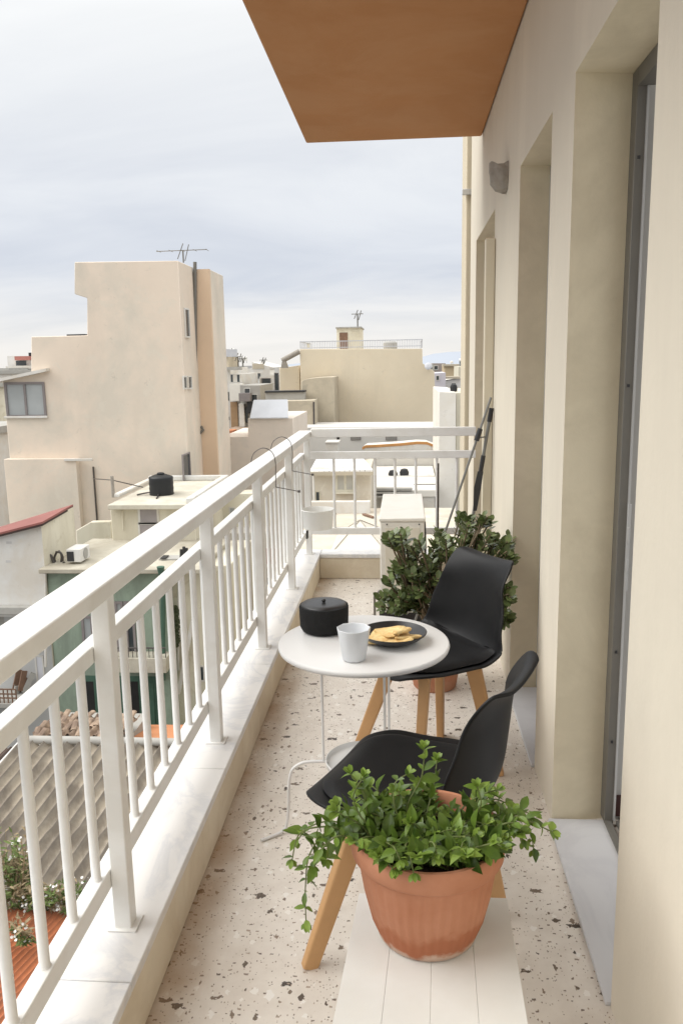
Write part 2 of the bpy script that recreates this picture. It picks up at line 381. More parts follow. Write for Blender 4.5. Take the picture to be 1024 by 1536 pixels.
# doorway one: open sliding door, frame and the bright room behind it
d = MB(); y1 = 2.49
d.box(.640, .668, 2.455, 2.512, .014, 2.284)
d.box(.640, .700, 1.69, 2.455, 2.235, 2.284).box(.640, .662, 1.69, 2.455, .014, .026).box(.676, .700, 1.69, 2.455, .014, .026)
dr = d.build('door', alu_m, hroot, bevel=.002); 
MB().box(.6655, .6715, 2.447, 2.455, .03, 2.234).build('edge_strip', alu_light, dr)
lk = MB().box(.664, .674, 2.440, 2.4465, .80, 1.07).box(.6655, .6725, 2.4365, 2.440, .86, .90).box(.6655, .6725, 2.4365, 2.440, .95, 1.0)
lk.build('lock_plate', alu_light, dr, bevel=.001)
sc = MB()
for z in (2.05, 1.42, .60, .30): sc.lathe((.652, 2.4545, z), [(.004, -.004), (.004, .004)], 8)
sc.build('screw', dark_m, dr)
# closed doors in the other two openings
for (a, b) in ((2.842, 3.582), (4.535, 5.672)):
    fr = MB().box(.600, .651, b-.028, b+.028, .014, 2.284).box(.600, .651, a-.01, a+.035, .014, 2.284).box(.600, .651, a+.036, b-.029, 2.235, 2.284)
    f = fr.build('door', alu_light, hroot, bevel=.002)
    MB().box(.622, .644, a+.037, b-.030, .015, 2.234).build('door_leaf', shutter_m, f)
    s2 = MB()
    for z in (1.95, 1.45, .9, .35): s2.lathe((.6115, b-.029, z), [(.004, -.003), (.004, .003)], 8)
    s2.build('screw', dark_m, f)
# the white room seen through the open door
tag(MB().add([(.669, 2.513, 0), (3.2, 2.513, 0), (3.2, 2.513, 2.6), (.669, 2.513, 2.6)], [(0, 3, 2, 1)])
    .add([(.702, -1.3, 0), (3.2, -1.3, 0), (3.2, -1.3, 2.6), (.702, -1.3, 2.6)], [(0, 1, 2, 3)])
    .add([(.702, -1.3, 2.6), (1.5, -1.3, 2.6), (1.5, 2.535, 2.6), (.702, 2.535, 2.6)], [(0, 1, 2, 3)]).build('room_wall', room_m, recalc=False), 'white wall of the room behind the open door', kind='structure')  # ceiling stops short and back wall is left out to let sky light in
tag(MB().add([(.702, -1.3, .006), (3.2, -1.3, .006), (3.2, 2.535, .006), (.702, 2.535, .006)], [(0, 1, 2, 3)]).build('room_floor', marble_grey, recalc=False), 'pale floor of the room behind the open door', kind='structure')
tag(MB().box(.672, 3.19, 2.499, 2.512, .0145, .085).build('skirting', skirt_m), 'dark brown skirting along the room wall', kind='structure')

# upright cream post beside the farthest doorway
tag(MB().box(WX-.052, WX-.002, 4.47, 4.53, .001, 2.13).build('door_post', mat('cream painted post', (.66, .60, .47), .7, .05, 3), bevel=.004), 'upright cream post fixed to the wall beside the farthest doorway', 'post')
# balcony slab overhead
r = thing('upper_balcony', 'terracotta painted underside of the balcony above', 'balcony', (-.06, 2, 2.846))
MB().box(-.608, WX-.003, -1.3, 5.33, 2.846, 2.98).build('soffit', soffit_m, r, bevel=.012)
MB().box(-.606, WX-.003, -1.3, 5.33, 2.982, 3.4).build('slab_edge', cream_wall, r)
# end pillar of the neighbouring flat, with a conduit
pm = mat('tan pillar plaster', (.62, .55, .42), .85, .05, 2, .2, 30, .003, .2)
xa = at(697, 400, 6.22).x
r = thing('wall_pillar', 'narrow tan wall pillar standing past the far end of the balcony', 'pillar', (xa, 6.25, 0))
MB().box(xa, .95, 6.22, 6.6, -9, 3.6).build('shaft', pm, r, bevel=.01)
MB().tube([(xa+.075, 6.208, -.2), (xa+.075, 6.208, 3.3)], .009, 8).build('conduit', cream_wall, r, smooth=True)
p = at(697, 288, 6.2); MB().box(p.x-.02, p.x+.05, 6.19, 6.218, p.z-.02, p.z+.02).build('bracket', alu_light, r, bevel=.003)
# wall lamp: faceted half bowl
r = thing('wall_lamp', 'rough grey faceted half bowl lamp fixed high on the cream wall', 'wall lamp', (WX, 4.05, 2.34))
lm = MB(); n = 10; prof = [(.070, .056), (.074, .024), (.066, -.024), (.046, -.052), (.02, -.062)]; ring = []
for rr, z in prof:
    for k in range(n+1):
        t = math.pi/2 + math.pi*k/n; j = 1+.05*math.sin(k*2.3+z*40)
        lm.v.append(Vector((WX-.001+rr*j*math.cos(t), 4.05+rr*j*math.sin(t), 2.34+z + (.012*math.cos(k*1.1) if z > .05 else 0))))
for i in range(len(prof)-1):
    for k in range(n): b = i*(n+1)+k; lm.f.append((b, b+1, b+n+2, b+n+1))
lm.build('lamp_shade', stone_lamp, r, solid=.008, recalc=False)
MB().box(WX-.03, WX-.001, 4.03, 4.07, 2.31, 2.36).build('lamp_holder', dark_m, r, bevel=.004)

# ------------------------------------------------------------------ round table
TX, TY, TZ = -.130, 2.395, .65
r = thing('round_table', 'small round white metal table with thin rod legs and a lower tray', 'table', (TX, TY, 0))
MB().lathe((TX, TY, TZ), [(.02, -.020), (.255, -.020), (.2625, -.017), (.2655, -.009), (.2635, -.002), (.2595, 0), (.02, 0)], 72).build('tabletop', white_metal, r, smooth=True)
MB().lathe((TX, TY, .235), [(.01, 0), (.120, 0), (.1255, .004), (.127, .019), (.1245, .021), (.1225, .008), (.118, .005), (.01, .005)], 56).build('tray', white_metal, r, smooth=True)
for i, a in enumerate((183, 300, 56)):
    a = R_(a); dx, dy = math.cos(a), math.sin(a)
    P = lambda q, z, s=0: (TX+dx*q-dy*s, TY+dy*q+dx*s, z)
    lg = MB().tube([P(.133, .632), P(.133, .245)], .0042, 10)
    lg.tube(smoothpath([P(.118, .247), P(.17, .246), P(.205, .240), P(.236, .215), P(.247, .16), P(.250, .09), P(.256, .035, .004), P(.268, .012, .012), P(.295, .006, .03), P(.335, .006, .058)], 6), .0050, 10)
    lg.build('leg', white_metal, r, smooth=True)

# things on the table
c = onz(489, 944, TZ); c = Vector((-.262, 2.492, TZ))
r = thing('lidded_pot', 'black matte round pot with a knobbed lid on the white table', 'pot', c)
MB().lathe(c, [(.01, .001), (.060, .001), (.071, .006), (.0775, .018), (.079, .050), (.0795, .082), (.078, .0865), (.0745, .087), (.074, .083)], 56, False).build('body', black_matte, r, smooth=True)
MB().lathe(c, [(.0735, .0835), (.0735, .0885), (.070, .0915), (.045, .0935), (.01, .094)], 48).build('lid', black_glaze, r, smooth=True)
MB().lathe(c, [(.005, .0935), (.0045, .096), (.0065, .098), (.007, .102), (.005, .105), (.001, .1055)], 20).build('knob', black_glaze, r, smooth=True)
c = Vector((-.150, 2.232, TZ))
r = thing('mug', 'white faceted porcelain tumbler at the front of the round table', 'mug', c)
mg = MB().lathe(c, [(.012, .001), (.030, .001), (.0355, .006), (.0475, .082), (.0500, .097)], 9, True, .2)
mg.f = mg.f[:-1]; b = len(mg.v)
mg.lathe(c, [(.0500, .097), (.0475, .0975), (.044, .082), (.033, .012), (.0005, .010)], 9, False, .2)
mg.build('body', mug_m, r, bevel=.0022, weld=True)
c = Vector((-.038, 2.392, TZ))
r = thing('plate', 'black stoneware plate under golden toast on the white table', 'plate', c)
MB().lathe(c, [(.005, .001), (.055, .001), (.062, .003), (.086, .016), (.1025, .030), (.1035, .0325), (.101, .0335), (.083, .020), (.062, .009), (.005, .007)], 56).build('dish', black_glaze, r, smooth=True)
rnd = random.Random(5)
slices = [(-.046, -.020, .0135, 25, 9, .045), (-.026, .030, .0135, 165, -7, .047), (.010, -.034, .0135, -8, 7, .044), (.024, .020, .016, 110, 10, .043), (.046, -.012, .0155, 40, -10, .043),
          (-.012, .004, .027, -30, 10, .045), (.022, -.006, .033, 75, -9, .040)]
for i, (dx, dy, dz, rz, tl, sz) in enumerate(slices):
    t = MB(); out = []
    for k in range(14):
        a = 2*math.pi*k/14; q = sz*(1 + .12*math.sin(3*a+i) + .07*rnd.uniform(-1, 1))
        out.append((q*math.cos(a)*1.15, q*math.sin(a)*(.70 + .30*math.cos(a))))
    h = .0042
    t.add([(x*.94, y*.94, -h) for x, y in out] + [(x, y, 0) for x, y in out] + [(x*.9, y*.9, h) for x, y in out] + [(x*.5, y*.5, h*.8) for x, y in out],
          [tuple(range(13, -1, -1))] + [(k+14*j, (k+1) % 14+14*j, (k+1) % 14+14*(j+1), k+14*(j+1)) for j in range(3) for k in range(14)] + [tuple(42+k for k in range(14))])
    o = t.build('toast_slice', toast_m, smooth=True); o.location = c + Vector((dx, dy, dz+.004)); o.rotation_euler = (R_(tl), R_(-tl*.8), R_(rz))
    tag(o, 'golden toast slice heaped on the black plate', 'toast', 'slices of toast on the black plate')

# ------------------------------------------------------------------ chairs
def make_chair():
    root = thing('chair', 'x', 'chair')
    prof = smoothpath([(.246, 0, .428), (.236, 0, .446), (.20, 0, .452), (.12, 0, .446), (.02, 0, .436), (-.08, 0, .432), (-.145, 0, .442), (-.178, 0, .474), (-.196, 0, .53), (-.204, 0, .60), (-.211, 0, .665), (-.219, 0, .718), (-.231, 0, .752), (-.248, 0, .773), (-.270, 0, .780)], 6)
    L = [0]
    for a, b in zip(prof, prof[1:]): L.append(L[-1] + (b-a).length)
    tot = L[-1]
    def pt(s):
        s = max(0, min(tot, s))
        for i in range(len(L)-1):
            if s <= L[i+1] + 1e-9:
                f = (s-L[i])/(L[i+1]-L[i]); p = prof[i].lerp(prof[i+1], f); d = (prof[i+1]-prof[i]).normalized(); return p, d
    def lerp_tab(tab, s):
        for (a, va), (b, vb) in zip(tab, tab[1:]):
            if s <= b: f = (s-a)/(b-a); f = f*f*(3-2*f); return va + (vb-va)*f
        return tab[-1][1]
    W = [(0, .205), (.15, .232), (.30, .240), (.42, .236), (.55, .212), (.70, .172), (.80, .163), (tot, .160)]
    CU = [(0, .004), (.12, .018), (.30, .034), (.42, .060), (.52, .066), (.65, .048), (.76, .022), (tot, .006)]
    def surf(u, v, inset=0., lift=0., s0=0., s1=None):
        s1 = tot if s1 is None else s1
        s = s0 + (s1-s0)*v; p, d = pt(s); nrm = Vector((0, 1, 0)).cross(d); nrm = -nrm if nrm.dot(Vector((1, 0, 1))) < 0 else nrm
        w = lerp_tab(W, s) - inset
        q = min(s-s0, s1-s); rad = .105 if v < .5 else .055
        if q < rad: w = w - rad + math.sqrt(max(0, rad*rad-(rad-q)**2))
        x = 2*u-1; x = math.copysign(1-(1-abs(x))**1.25, x)
        cu = lerp_tab(CU, s)*abs(x)**2.2
        return p + Vector((0, w*x, 0)) + nrm*(cu+lift)
    sh = MB().grid(lambda u, v: surf(u, v), 24, 64)
    sh.build('shell', black_shell, root, solid=.009, sub=1, local=True, recalc=False)
    pad = MB()
    def padf(u, v):
        e = min(u, 1-u, v*1.2, (1-v)*1.2)*2; th = .022*(1-(1-min(1, e*2.6))**2.2) + .0012
        return surf(.04+.92*u, v, .022, th, .035, .44)
    pad.grid(padf, 22, 30)
    pad.build('cushion', black_pad, root, sub=1, local=True, recalc=False)
    for sx, sy in ((1, 1), (1, -1), (-1, 1), (-1, -1)):
        a = Vector((sx*.105, sy*.105, .412)); b = Vector((.212, sy*.212, 0)) if sx > 0 else Vector((-.168, sy*.182, 0))
        MB().taper(a, b, .037, .027, 16, 1.5, (sx*.7, sy*.7, .2), .28).build('leg', beech, root, local=True, smooth=True)
    cr = MB().beam((-.125, -.125, .409), (.125, .125, .409), .042, .028).beam((-.125, .125, .4085), (-.0225, .0225, .4085), .042, .028).beam((.0225, -.0225, .4085), (.125, -.125, .4085), .042, .028)
    cr.build('cross_brace', beech, root, local=True, bevel=.003)
    return root
ch = make_chair()
ch2 = copy_tree(ch)
ch.location = (.098, 2.845, 0); ch.rotation_euler.z = R_(213)
tag(ch, 'black moulded chair with beech legs behind the round table, back against the jade plant', group='black balcony chairs')
ch2.location = (.033, 1.902, 0); ch2.rotation_euler.z = R_(157)
tag(ch2, 'black moulded chair with beech legs turned sideways behind the terracotta pot', group='black balcony chairs')

# ------------------------------------------------------------------ white stool and herb pot
BZ = .40
r = thing('plank_bench', 'low white bench of painted boards carrying the terracotta pot', 'bench', (.045, 1.2, 0))
A, B = onz(536, 1352, BZ), onz(759, 1343, BZ); C, D = onz(498.4, 1536, BZ), onz(791.4, 1536, BZ)
xl = lambda y: A.x + (C.x-A.x)*(y-A.y)/(C.y-A.y); xr = lambda y: B.x + (D.x-B.x)*(y-B.y)/(D.y-B.y)
y0, y1 = .62, 1.528
for i in range(4):
    q = []
    for y in (y0, y1):
        a, b = xl(y), xr(y); w = (b-a)/4; q.append((a+w*i+.0002, a+w*(i+1)-.0002))
    MB().slab([(q[0][0], y0, BZ), (q[0][1], y0, BZ), (q[1][1], y1, BZ), (q[1][0], y1, BZ)], .022).build('board', bench_m, r, bevel=.0004)
for y in (y0+.06, y1-.06):
    MB().box(xl(y)+.012, xr(y)-.012, y-.02, y+.02, .34, .3775).build('batten', bench_m, r, bevel=.002)
    for x in (xl(y)+.03, xr(y)-.03): MB().box(x-.018, x+.018, y-.018, y+.018, .0006, .3395).build('leg', bench_m, r, bevel=.002)

PC = Vector((.040, 1.428, BZ+.0006))
r = thing('terracotta_pot', 'ribbed terracotta flower pot with a broad rim on the white bench', 'flower pot', PC)
pb = MB(); N = 144
prof = [(.004, 0), (.088, 0), (.0965, .004), (.100, .014), (.109, .040), (.122, .095), (.130, .145), (.1325, .168), (.142, .171), (.1465, .177), (.1485, .200), (.1485, .212), (.145, .2165), (.138, .216), (.134, .210), (.130, .185), (.004, .180)]
for rr, z in prof:
    for k in range(N):
        t = 2*math.pi*k/N; q = rr + (.0016*math.cos(40*t) if .02 < z < .168 and rr > .1 else 0); pb.v.append(PC + Vector((q*math.cos(t), q*math.sin(t), z)))
for i in range(len(prof)-1):
    for k in range(N): pb.f.append((i*N+k, i*N+(k+1) % N, (i+1)*N+(k+1) % N, (i+1)*N+k))
pot_m = bpy.data.materials.new('weathered terracotta'); pot_m.use_nodes = True; t = NT(pot_m); v = t.coord()
col = t.ramp(t.noise(v, 9, 6, .6), [(.3, (.42, .175, .095)), (.7, (.51, .24, .145))])
sx = t.new('ShaderNodeSeparateXYZ'); t.link(v, sx.inputs[0])
dark_foot = t.math('MULTIPLY', t.math('SUBTRACT', t.math('ADD', .062, t.math('MULTIPLY', t.math('SUBTRACT', t.noise(v, 11, 4), .5), .10)), sx.outputs[2]), 60., True)
col = t.mix(t.math('MULTIPLY', dark_foot, .75), col, (.36, .12, .055))  # darker, redder clay colour towards the bottom of the pot
lime = t.math('MULTIPLY', t.math('SUBTRACT', t.math('ADD', .020, t.math('MULTIPLY', t.math('SUBTRACT', t.noise(v, 24, 4), .5), .06)), sx.outputs[2]), 90., True)
col = t.mix(t.math('MULTIPLY', lime, .8), col, (.60, .47, .38))
t.link(col, t.b.inputs['Base Color']); t.b.inputs['Roughness'].default_value = .8; t.b.inputs['Specular IOR Level'].default_value = .25; t.bump(t.noise(v, 60, 5), .2, .002)
pb.build('pot', pot_m, r, smooth=True)
MB().lathe(PC, [(.004, .186), (.06, .190), (.1325, .184)], 40).build('soil', soil_m, r, smooth=True)

def leaf(m, p, d, n, L, W, fold=.25, curl=.15, pointed=.0):
    """one leaf blade: p base, d direction, n normal"""
    d = d.normalized(); s = d.cross(n)
    if s.length < 1e-4: s = d.cross(Vector((1, 0, .3)))
    s.normalize(); n = s.cross(d).normalized()
    prof = [(.0, .10), (.18, .55), (.42, .95), (.65, 1.0), (.86, .62), (1.0, .05)] if not pointed else [(.0, .12), (.2, .8), (.42, 1.), (.65, .78), (.85, .38), (1.0, .03)]
    b = len(m.v)
    for t, w in prof:
        c = p + d*L*t - n*L*curl*t*t
        m.v += [c - s*W*w/2 + n*W*fold*w*.5, c, c + s*W*w/2 + n*W*fold*w*.5]
    for i in range(5):
        q = b+3*i; m.f += [(q, q+1, q+4, q+3), (q+1, q+2, q+5, q+4)]

plant = thing('trailing_herb', 'bright green leafy plant spilling over the rim of the terracotta pot', 'potted plant', PC + Vector((0, 0, .186)))
fol, tips, stm = MB(), MB(), MB()
rnd = random.Random(11)
def herb_stem(pts, n, L0, droop=0, tip=True):
    path = smoothpath(pts, 8); stm.tube(path, .0022, 6, .0012); m = len(path); 
    for k in range(n):
        f = (k+.6)/n; i = min(m-2, int(f*(m-1))); p = path[i].lerp(path[i+1], f*(m-1)-i); d = (path[i+1]-path[i]).normalized()
        side = d.cross(Vector((0, 0, 1))); side = side.normalized() if side.length > .1 else Vector((1, 0, 0))
        q = side if k % 2 == 0 else d.cross(side).normalized()
        for sg in (1, -1):
            if rnd.random() < .06: continue
            dd = (q*sg + d*rnd.uniform(.25, .8) + Vector((rnd.uniform(-.3, .3), rnd.uniform(-.3, .3), rnd.uniform(-.1, .45))))
            L = L0*rnd.uniform(.62, 1.42)*(1-.30*f)
            nn = Vector((rnd.uniform(-.5, .5), rnd.uniform(-.7, .2), 1)); tgt = tips if (f > .8 and rnd.random() < .7) else fol
            leaf(tgt, p, dd, nn, L, L*rnd.uniform(.42, .60), rnd.uniform(.2, .6), rnd.uniform(-.1, .5), rnd.random() < .72)
    if tip:
        p = path[-1]; d = (path[-1]-path[-2]).normalized()
        for a in range(5):
            t = a*2.4; leaf(tips, p, d + Vector((math.cos(t), math.sin(t), .3))*.7, Vector((0, -.3, 1)), L0*.5, L0*.28, .3, .1)
S = PC + Vector((0, 0, .188))
for k in range(62):                                 # the dense middle
    a = rnd.uniform(0, 2*math.pi); q = .115*math.sqrt(rnd.random()); b0 = S + Vector((q*math.cos(a), q*math.sin(a), 0))
    ln = rnd.uniform(.035, .085) * (1.12 if math.sin(a) < 0 else .95); o = Vector((math.cos(a), math.sin(a), 0))
    herb_stem([b0, b0 + o*ln*.25 + Vector((0, 0, ln*.6)), b0 + o*ln*.75 + Vector((rnd.uniform(-.015, .015), rnd.uniform(-.015, .015), ln*rnd.uniform(.6, 1.05)))], rnd.randint(3, 5), .037)
P = lambda x, y, Y: at(x, y, Y+.056)
def via(*pp): return [S + Vector((rnd.uniform(-.03, .03), rnd.uniform(-.03, .03), 0))] + list(pp)
for pts, n in ((via(P(610, 1215, 1.40), P(632, 1165, 1.41), P(636, 1122, 1.42)), 9), (via(P(640, 1220, 1.40), P(650, 1180, 1.43), P(655, 1140, 1.45)), 7), (via(P(600, 1230, 1.36), P(590, 1180, 1.38), P(612, 1160, 1.4)), 6),
               (via(P(560, 1240, 1.36), P(545, 1190, 1.36), P(525, 1160, 1.36)), 8), (via(P(560, 1245, 1.33), P(530, 1200, 1.33), P(545, 1165, 1.33)), 7), (via(P(575, 1240, 1.42), P(560, 1195, 1.43), P(545, 1170, 1.45)), 6),
               (via(P(700, 1235, 1.40), P(720, 1195, 1.4), P(745, 1185, 1.4)), 7), (via(P(700, 1230, 1.43), P(735, 1200, 1.43), P(760, 1205, 1.43)), 7), (via(P(690, 1240, 1.36), P(720, 1210, 1.36), P(715, 1180, 1.36)), 6),
               (via(P(740, 1240, 1.36), P(775, 1225, 1.36), P(800, 1235, 1.36), P(828, 1248, 1.36)), 9), (via(P(740, 1235, 1.40), P(780, 1222, 1.40), P(795, 1250, 1.40), P(800, 1275, 1.40)), 9), (via(P(735, 1240, 1.33), P(770, 1235, 1.32), P(785, 1262, 1.32)), 7), (via(P(740, 1240, 1.36), P(765, 1215, 1.38), P(800, 1222, 1.40)), 7),
               (via(P(535, 1250, 1.37), P(495, 1245, 1.36), P(465, 1280, 1.36), P(458, 1330, 1.36), P(459, 1385, 1.36)), 14),
               (via(P(535, 1250, 1.35), P(490, 1240, 1.34), P(450, 1250, 1.33), P(438, 1290, 1.33)), 10), (via(P(540, 1248, 1.38), P(500, 1232, 1.38), P(465, 1240, 1.38), P(445, 1262, 1.38)), 9), (via(P(535, 1255, 1.33), P(505, 1255, 1.31), P(482, 1275, 1.30), P(470, 1305, 1.30)), 9), (via(P(545, 1250, 1.36), P(510, 1240, 1.36), P(485, 1262, 1.36), P(490, 1290, 1.36)), 8),
               (via(P(560, 1270, 1.29), P(575, 1285, 1.25), P(590, 1305, 1.225)), 6), (via(P(610, 1265, 1.28), P(615, 1285, 1.24), P(620, 1310, 1.22)), 6), (via(P(640, 1262, 1.27), P(650, 1265, 1.24), P(655, 1285, 1.225)), 6), (via(P(690, 1255, 1.27), P(695, 1258, 1.25), P(690, 1275, 1.24)), 5), (via(P(580, 1262, 1.28), P(590, 1270, 1.24), P(600, 1290, 1.22)), 6)):
    herb_stem(pts, n, .034)
fol.build('foliage', herb_m, plant, smooth=True, recalc=False); o = tips.build('young_leaves', herb_tip, plant, smooth=True, recalc=False); stm.build('stems', stem_m, plant, smooth=True)

# ------------------------------------------------------------------ jade plant behind the far chair
JP = Vector((.135, 3.62, .0006))
r = thing('clay_planter', 'round terracotta planter on the floor behind the far chair', 'flower pot', JP)
MB().lathe(JP, [(.004, 0), (.095, 0), (.10, .006), (.128, .17), (.140, .172), (.142, .205), (.136, .208), (.130, .19), (.004, .185)], 48).build('pot', terracotta, r, smooth=True)
MB().lathe(JP, [(.004, .194), (.1285, .190)], 32).build('soil', soil_m, r)
plant = thing('jade_plant', 'bushy dark green jade plant behind the far black chair', 'potted plant', JP + Vector((0, 0, .19)))
jf, js = MB(), MB(); rnd = random.Random(3)
def jade_tip(p, d, n=7, L0=.052):
    for k in range(n):
        ang = k*1.57 + rnd.uniform(-.3, .3); s = d.cross(Vector((.3, .2, 1))).normalized(); u = d.cross(s).normalized()
        b = p - d*.055*(1 - k/n)
        for sg in (0, math.pi):
            dd = (s*math.cos(ang+sg) + u*math.sin(ang+sg)) + d*rnd.uniform(.35, 1.0); L = L0*rnd.uniform(.7, 1.2)*(1-.3*k/n)
            leaf(jf, b, dd, d + Vector((0, 0, .4)), L, L*rnd.uniform(.52, .66), .18, -.12)
tr = JP + Vector((0, 0, .2)); tips_px = []
def zone(n, x0, x1, y0, y1, Y0, Y1):
    for _ in range(n): tips_px.append(at(rnd.uniform(x0, x1), rnd.uniform(y0, y1), rnd.uniform(Y0, Y1)))
zone(6, 582, 612, 782, 812, 3.35, 3.5); zone(10, 588, 632, 805, 850, 3.35, 3.6); zone(9, 598, 632, 850, 885, 3.35, 3.6); zone(13, 568, 615, 890, 922, 3.4, 3.55); zone(4, 600, 640, 880, 915, 3.5, 3.7)
zone(16, 690, 738, 768, 812, 3.5, 3.75); zone(14, 650, 700, 795, 840, 3.5, 3.8); zone(12, 735, 768, 800, 830, 3.45, 3.7); zone(14, 640, 680, 820, 890, 3.45, 3.7); zone(6, 758, 772, 812, 838, 3.25, 3.32)
zone(5, 756, 768, 880, 896, 3.2, 3.28); zone(6, 752, 764, 912, 936, 3.2, 3.28); zone(10, 700, 750, 830, 880, 3.6, 3.8); zone(10, 625, 680, 850, 920, 3.6, 3.8)
zone(16, 610, 690, 800, 900, 3.4, 3.7); zone(12, 580, 640, 820, 915, 3.4, 3.6); zone(10, 680, 765, 780, 850, 3.45, 3.65)
forks = []
for k in range(9):
    a = k*2*math.pi/9; f = tr + Vector((.11*math.cos(a), .08*math.sin(a), rnd.uniform(.14, .26))); forks.append(f)
    js.tube(smoothpath([tr - Vector((0, 0, .03)), tr.lerp(f, .5) + Vector((0, 0, .02)), f], 4), .014, 8, .009)
for p in tips_px:
    f = min(forks, key=lambda q: (q-p).length + rnd.uniform(0, .05)); mid = f.lerp(p, .55) + Vector((rnd.uniform(-.02, .02), rnd.uniform(-.02, .02), -.02))
    path = smoothpath([f, mid, p], 5); js.tube(path, .006, 6, .0035); d = (path[-1]-path[-2]).normalized(); d = (d + Vector((0, -.15, .35))).normalized(); jade_tip(p, d, rnd.randint(4, 6))
    if rnd.random() < .6: jade_tip(path[6], (d + Vector((rnd.uniform(-.8, .8), -.5, .2))).normalized(), 3, .034)
jf.build('foliage', jade_m, plant, smooth=True, recalc=False); js.build('stems', bark_m, plant, smooth=True)

# ------------------------------------------------------------------ air conditioner, poles, tub, hooks
ax0, ax1, ay0, ay1, az0, az1 = -.144, .108, 4.50, 5.36, .075, .632
r = thing('air_conditioner', 'white outdoor air conditioner unit standing on the balcony floor, end towards us', 'air conditioner', (0, 4.9, 0))
MB().box(ax0, ax1, ay0, ay1, az0, az1-.022).build('body', ac_m, r, bevel=.008)
MB().box(ax0-.005, ax1+.005, ay0-.006, ay1+.005, az1-.021, az1).build('lid', ac_m, r, bevel=.006)
MB().box(ax0+.028, ax1-.028, ay0-.006, ay0-.0005, az0+.10, az1-.055).build('side_panel', mat('cream enamel panel', (.70, .66, .56), .5, .04, 5), r, bevel=.002)
s = MB()
for x in (ax0+.04, ax1-.03): s.lathe((0, 0, 0), [(.004, -.003), (.004, .003)], 8); s.v[-16:] = [Vector((x+q.x, ay0-.004+q.z, az1-.036+q.y)) for q in s.v[-16:]]
s.build('screw', dark_m, r)
for y in (ay0+.10, ay1-.10): MB().box(ax0-.01, ax1+.02, y-.03, y+.03, .0006, az0-.001).build('foot', dark_m, r, bevel=.003)
g = MB().lathe((0, 0, 0), [(.20, 0), (.205, .004), (.205, .008), (.20, .012)], 40, False)
g.v = [Vector((ax1+.002+q.z, 4.80+q.x, .35+q.y)) for q in g.v]; g.build('fan_grille', dark_m, r)
MB().tube([(ax0-.03, ay0-.10, .001), (ax0-.03, ay0-.10, .20)], .007, 8).tube([(ax0-.03, ay0-.10, .20), (ax0-.005, ay0+.02, .20)], .006, 8).build('bracket', alu_m, r, smooth=True)
a, b = at(657, 695, 5.46), at(657.5, 880, 5.46)
tag(MB().tube([(a.x, 5.46, a.z), (a.x, 5.46, .001)], .006, 10).build('pole', mat('dark brown rod', (.07, .055, .045), .5), smooth=True), 'thin dark rod standing upright against the far railing', 'rod')
# folded drying stand: two legs joined at the top, black fittings
r = thing('folded_stand', 'folded grey tube stand with black fittings leaning on the wall beyond the chair', 'folding stand', (.35, 4.3, 0))
T = at(736, 596, 4.40); T.x = min(T.x, WX-.015)
a = at(668, 796, 4.36); dr_ = (a-T); foot1 = T + dr_*((.001-T.z)/dr_.z)
a2 = at(710, 768, 4.42); T2 = at(739, 612, 4.42); T2.x = min(T2.x, WX-.014); d2 = (a2-T2); foot2 = T2 + d2*((.001-T2.z)/d2.z)
MB().tube([T, foot1], .0065, 10).build('leg', grey_tube, r, smooth=True)
MB().tube([T2, foot2], .009, 10).build('leg', grey_tube, r, smooth=True)
f = lambda p, q, t: p + (q-p)*t
MB().tube([f(T, a, .23), f(T, a, .32)], .014, 10).build('clamp', dark_m, r, smooth=True)
MB().tube([f(T2, a2, .0), f(T2, a2, .13)], .013, 10).build('hinge', dark_m, r, smooth=True)
MB().tube([f(T2, a2, .45), f(T2, a2, .62)], .0125, 10).build('grip', dark_m, r, smooth=True)
q0, q1 = f(T2, a2, .60), f(T2, a2, .98)
MB().add([q0+Vector((-.018, -.012, 0)), q0+Vector((.012, -.012, 0)), q1+Vector((.012, -.014, 0)), q1+Vector((-.006, -.014, 0)), q0.lerp(q1, .4)+Vector((-.024, -.02, 0)), q0.lerp(q1, .4)+Vector((.014, -.02, 0))], [(0, 1, 5, 4), (4, 5, 2, 3)]).build('cover', dark_m, r, solid=.01)
MB().tube([f(T, a, .30), f(T2, a2, .27)], .004, 8).build('strut', grey_tube, r, smooth=True)
# white tub hung on the far corner of the railing
c = at(477, 792, 5.20); r = thing('hanging_tub', 'white round tub hanging inside the far corner of the railing', 'tub', c)
tubm = mat('white translucent plastic', (.78, .78, .75), .5, .02, 4)
MB().lathe(c, [(.005, 0), (.092, 0), (.097, .006), (.104, .120), (.108, .124), (.106, .128), (.101, .122), (.092, .01), (.005, .008)], 40).build('bowl', tubm, r, smooth=True)
MB().box(-.652, -.640, 5.18, 5.22, c.z+.06, .36).box(-.652, -.640, 5.18, 5.22, .3605, .42).build('hanger', tubm, r, bevel=.002)
# wire hooks over the hand rail
def hook(y, arm):
    r = thing('rail_hook', 'x', 'hook', (-.688, y, 1.043))
    pts = [(-.748, y, .985), (-.752, y, 1.03), (-.735, y, 1.075), (-.69, y, 1.098), (-.648, y, 1.078), (-.632, y, 1.03), (-.633, y, .96), (-.634, y, .905)]
    MB().tube(smoothpath(pts, 6), .0021, 8).build('bend', wire_m, r, smooth=True)
    MB().tube([(-.634, y, .905), (-.634+arm, y-.02, .886)], .0021, 8).tube([(-.634+arm-.004, y-.02, .886), (-.634+arm+.008, y-.02, .886)], .0065, 8).build('arm', wire_m, r, smooth=True)
    return r
tag(hook(3.90, .115), 'nearer of the two dark wire hooks over the white hand rail', group='wire hooks on the hand rail')
tag(hook(4.50, .115), 'farther of the two dark wire hooks over the white hand rail', group='wire hooks on the hand rail')

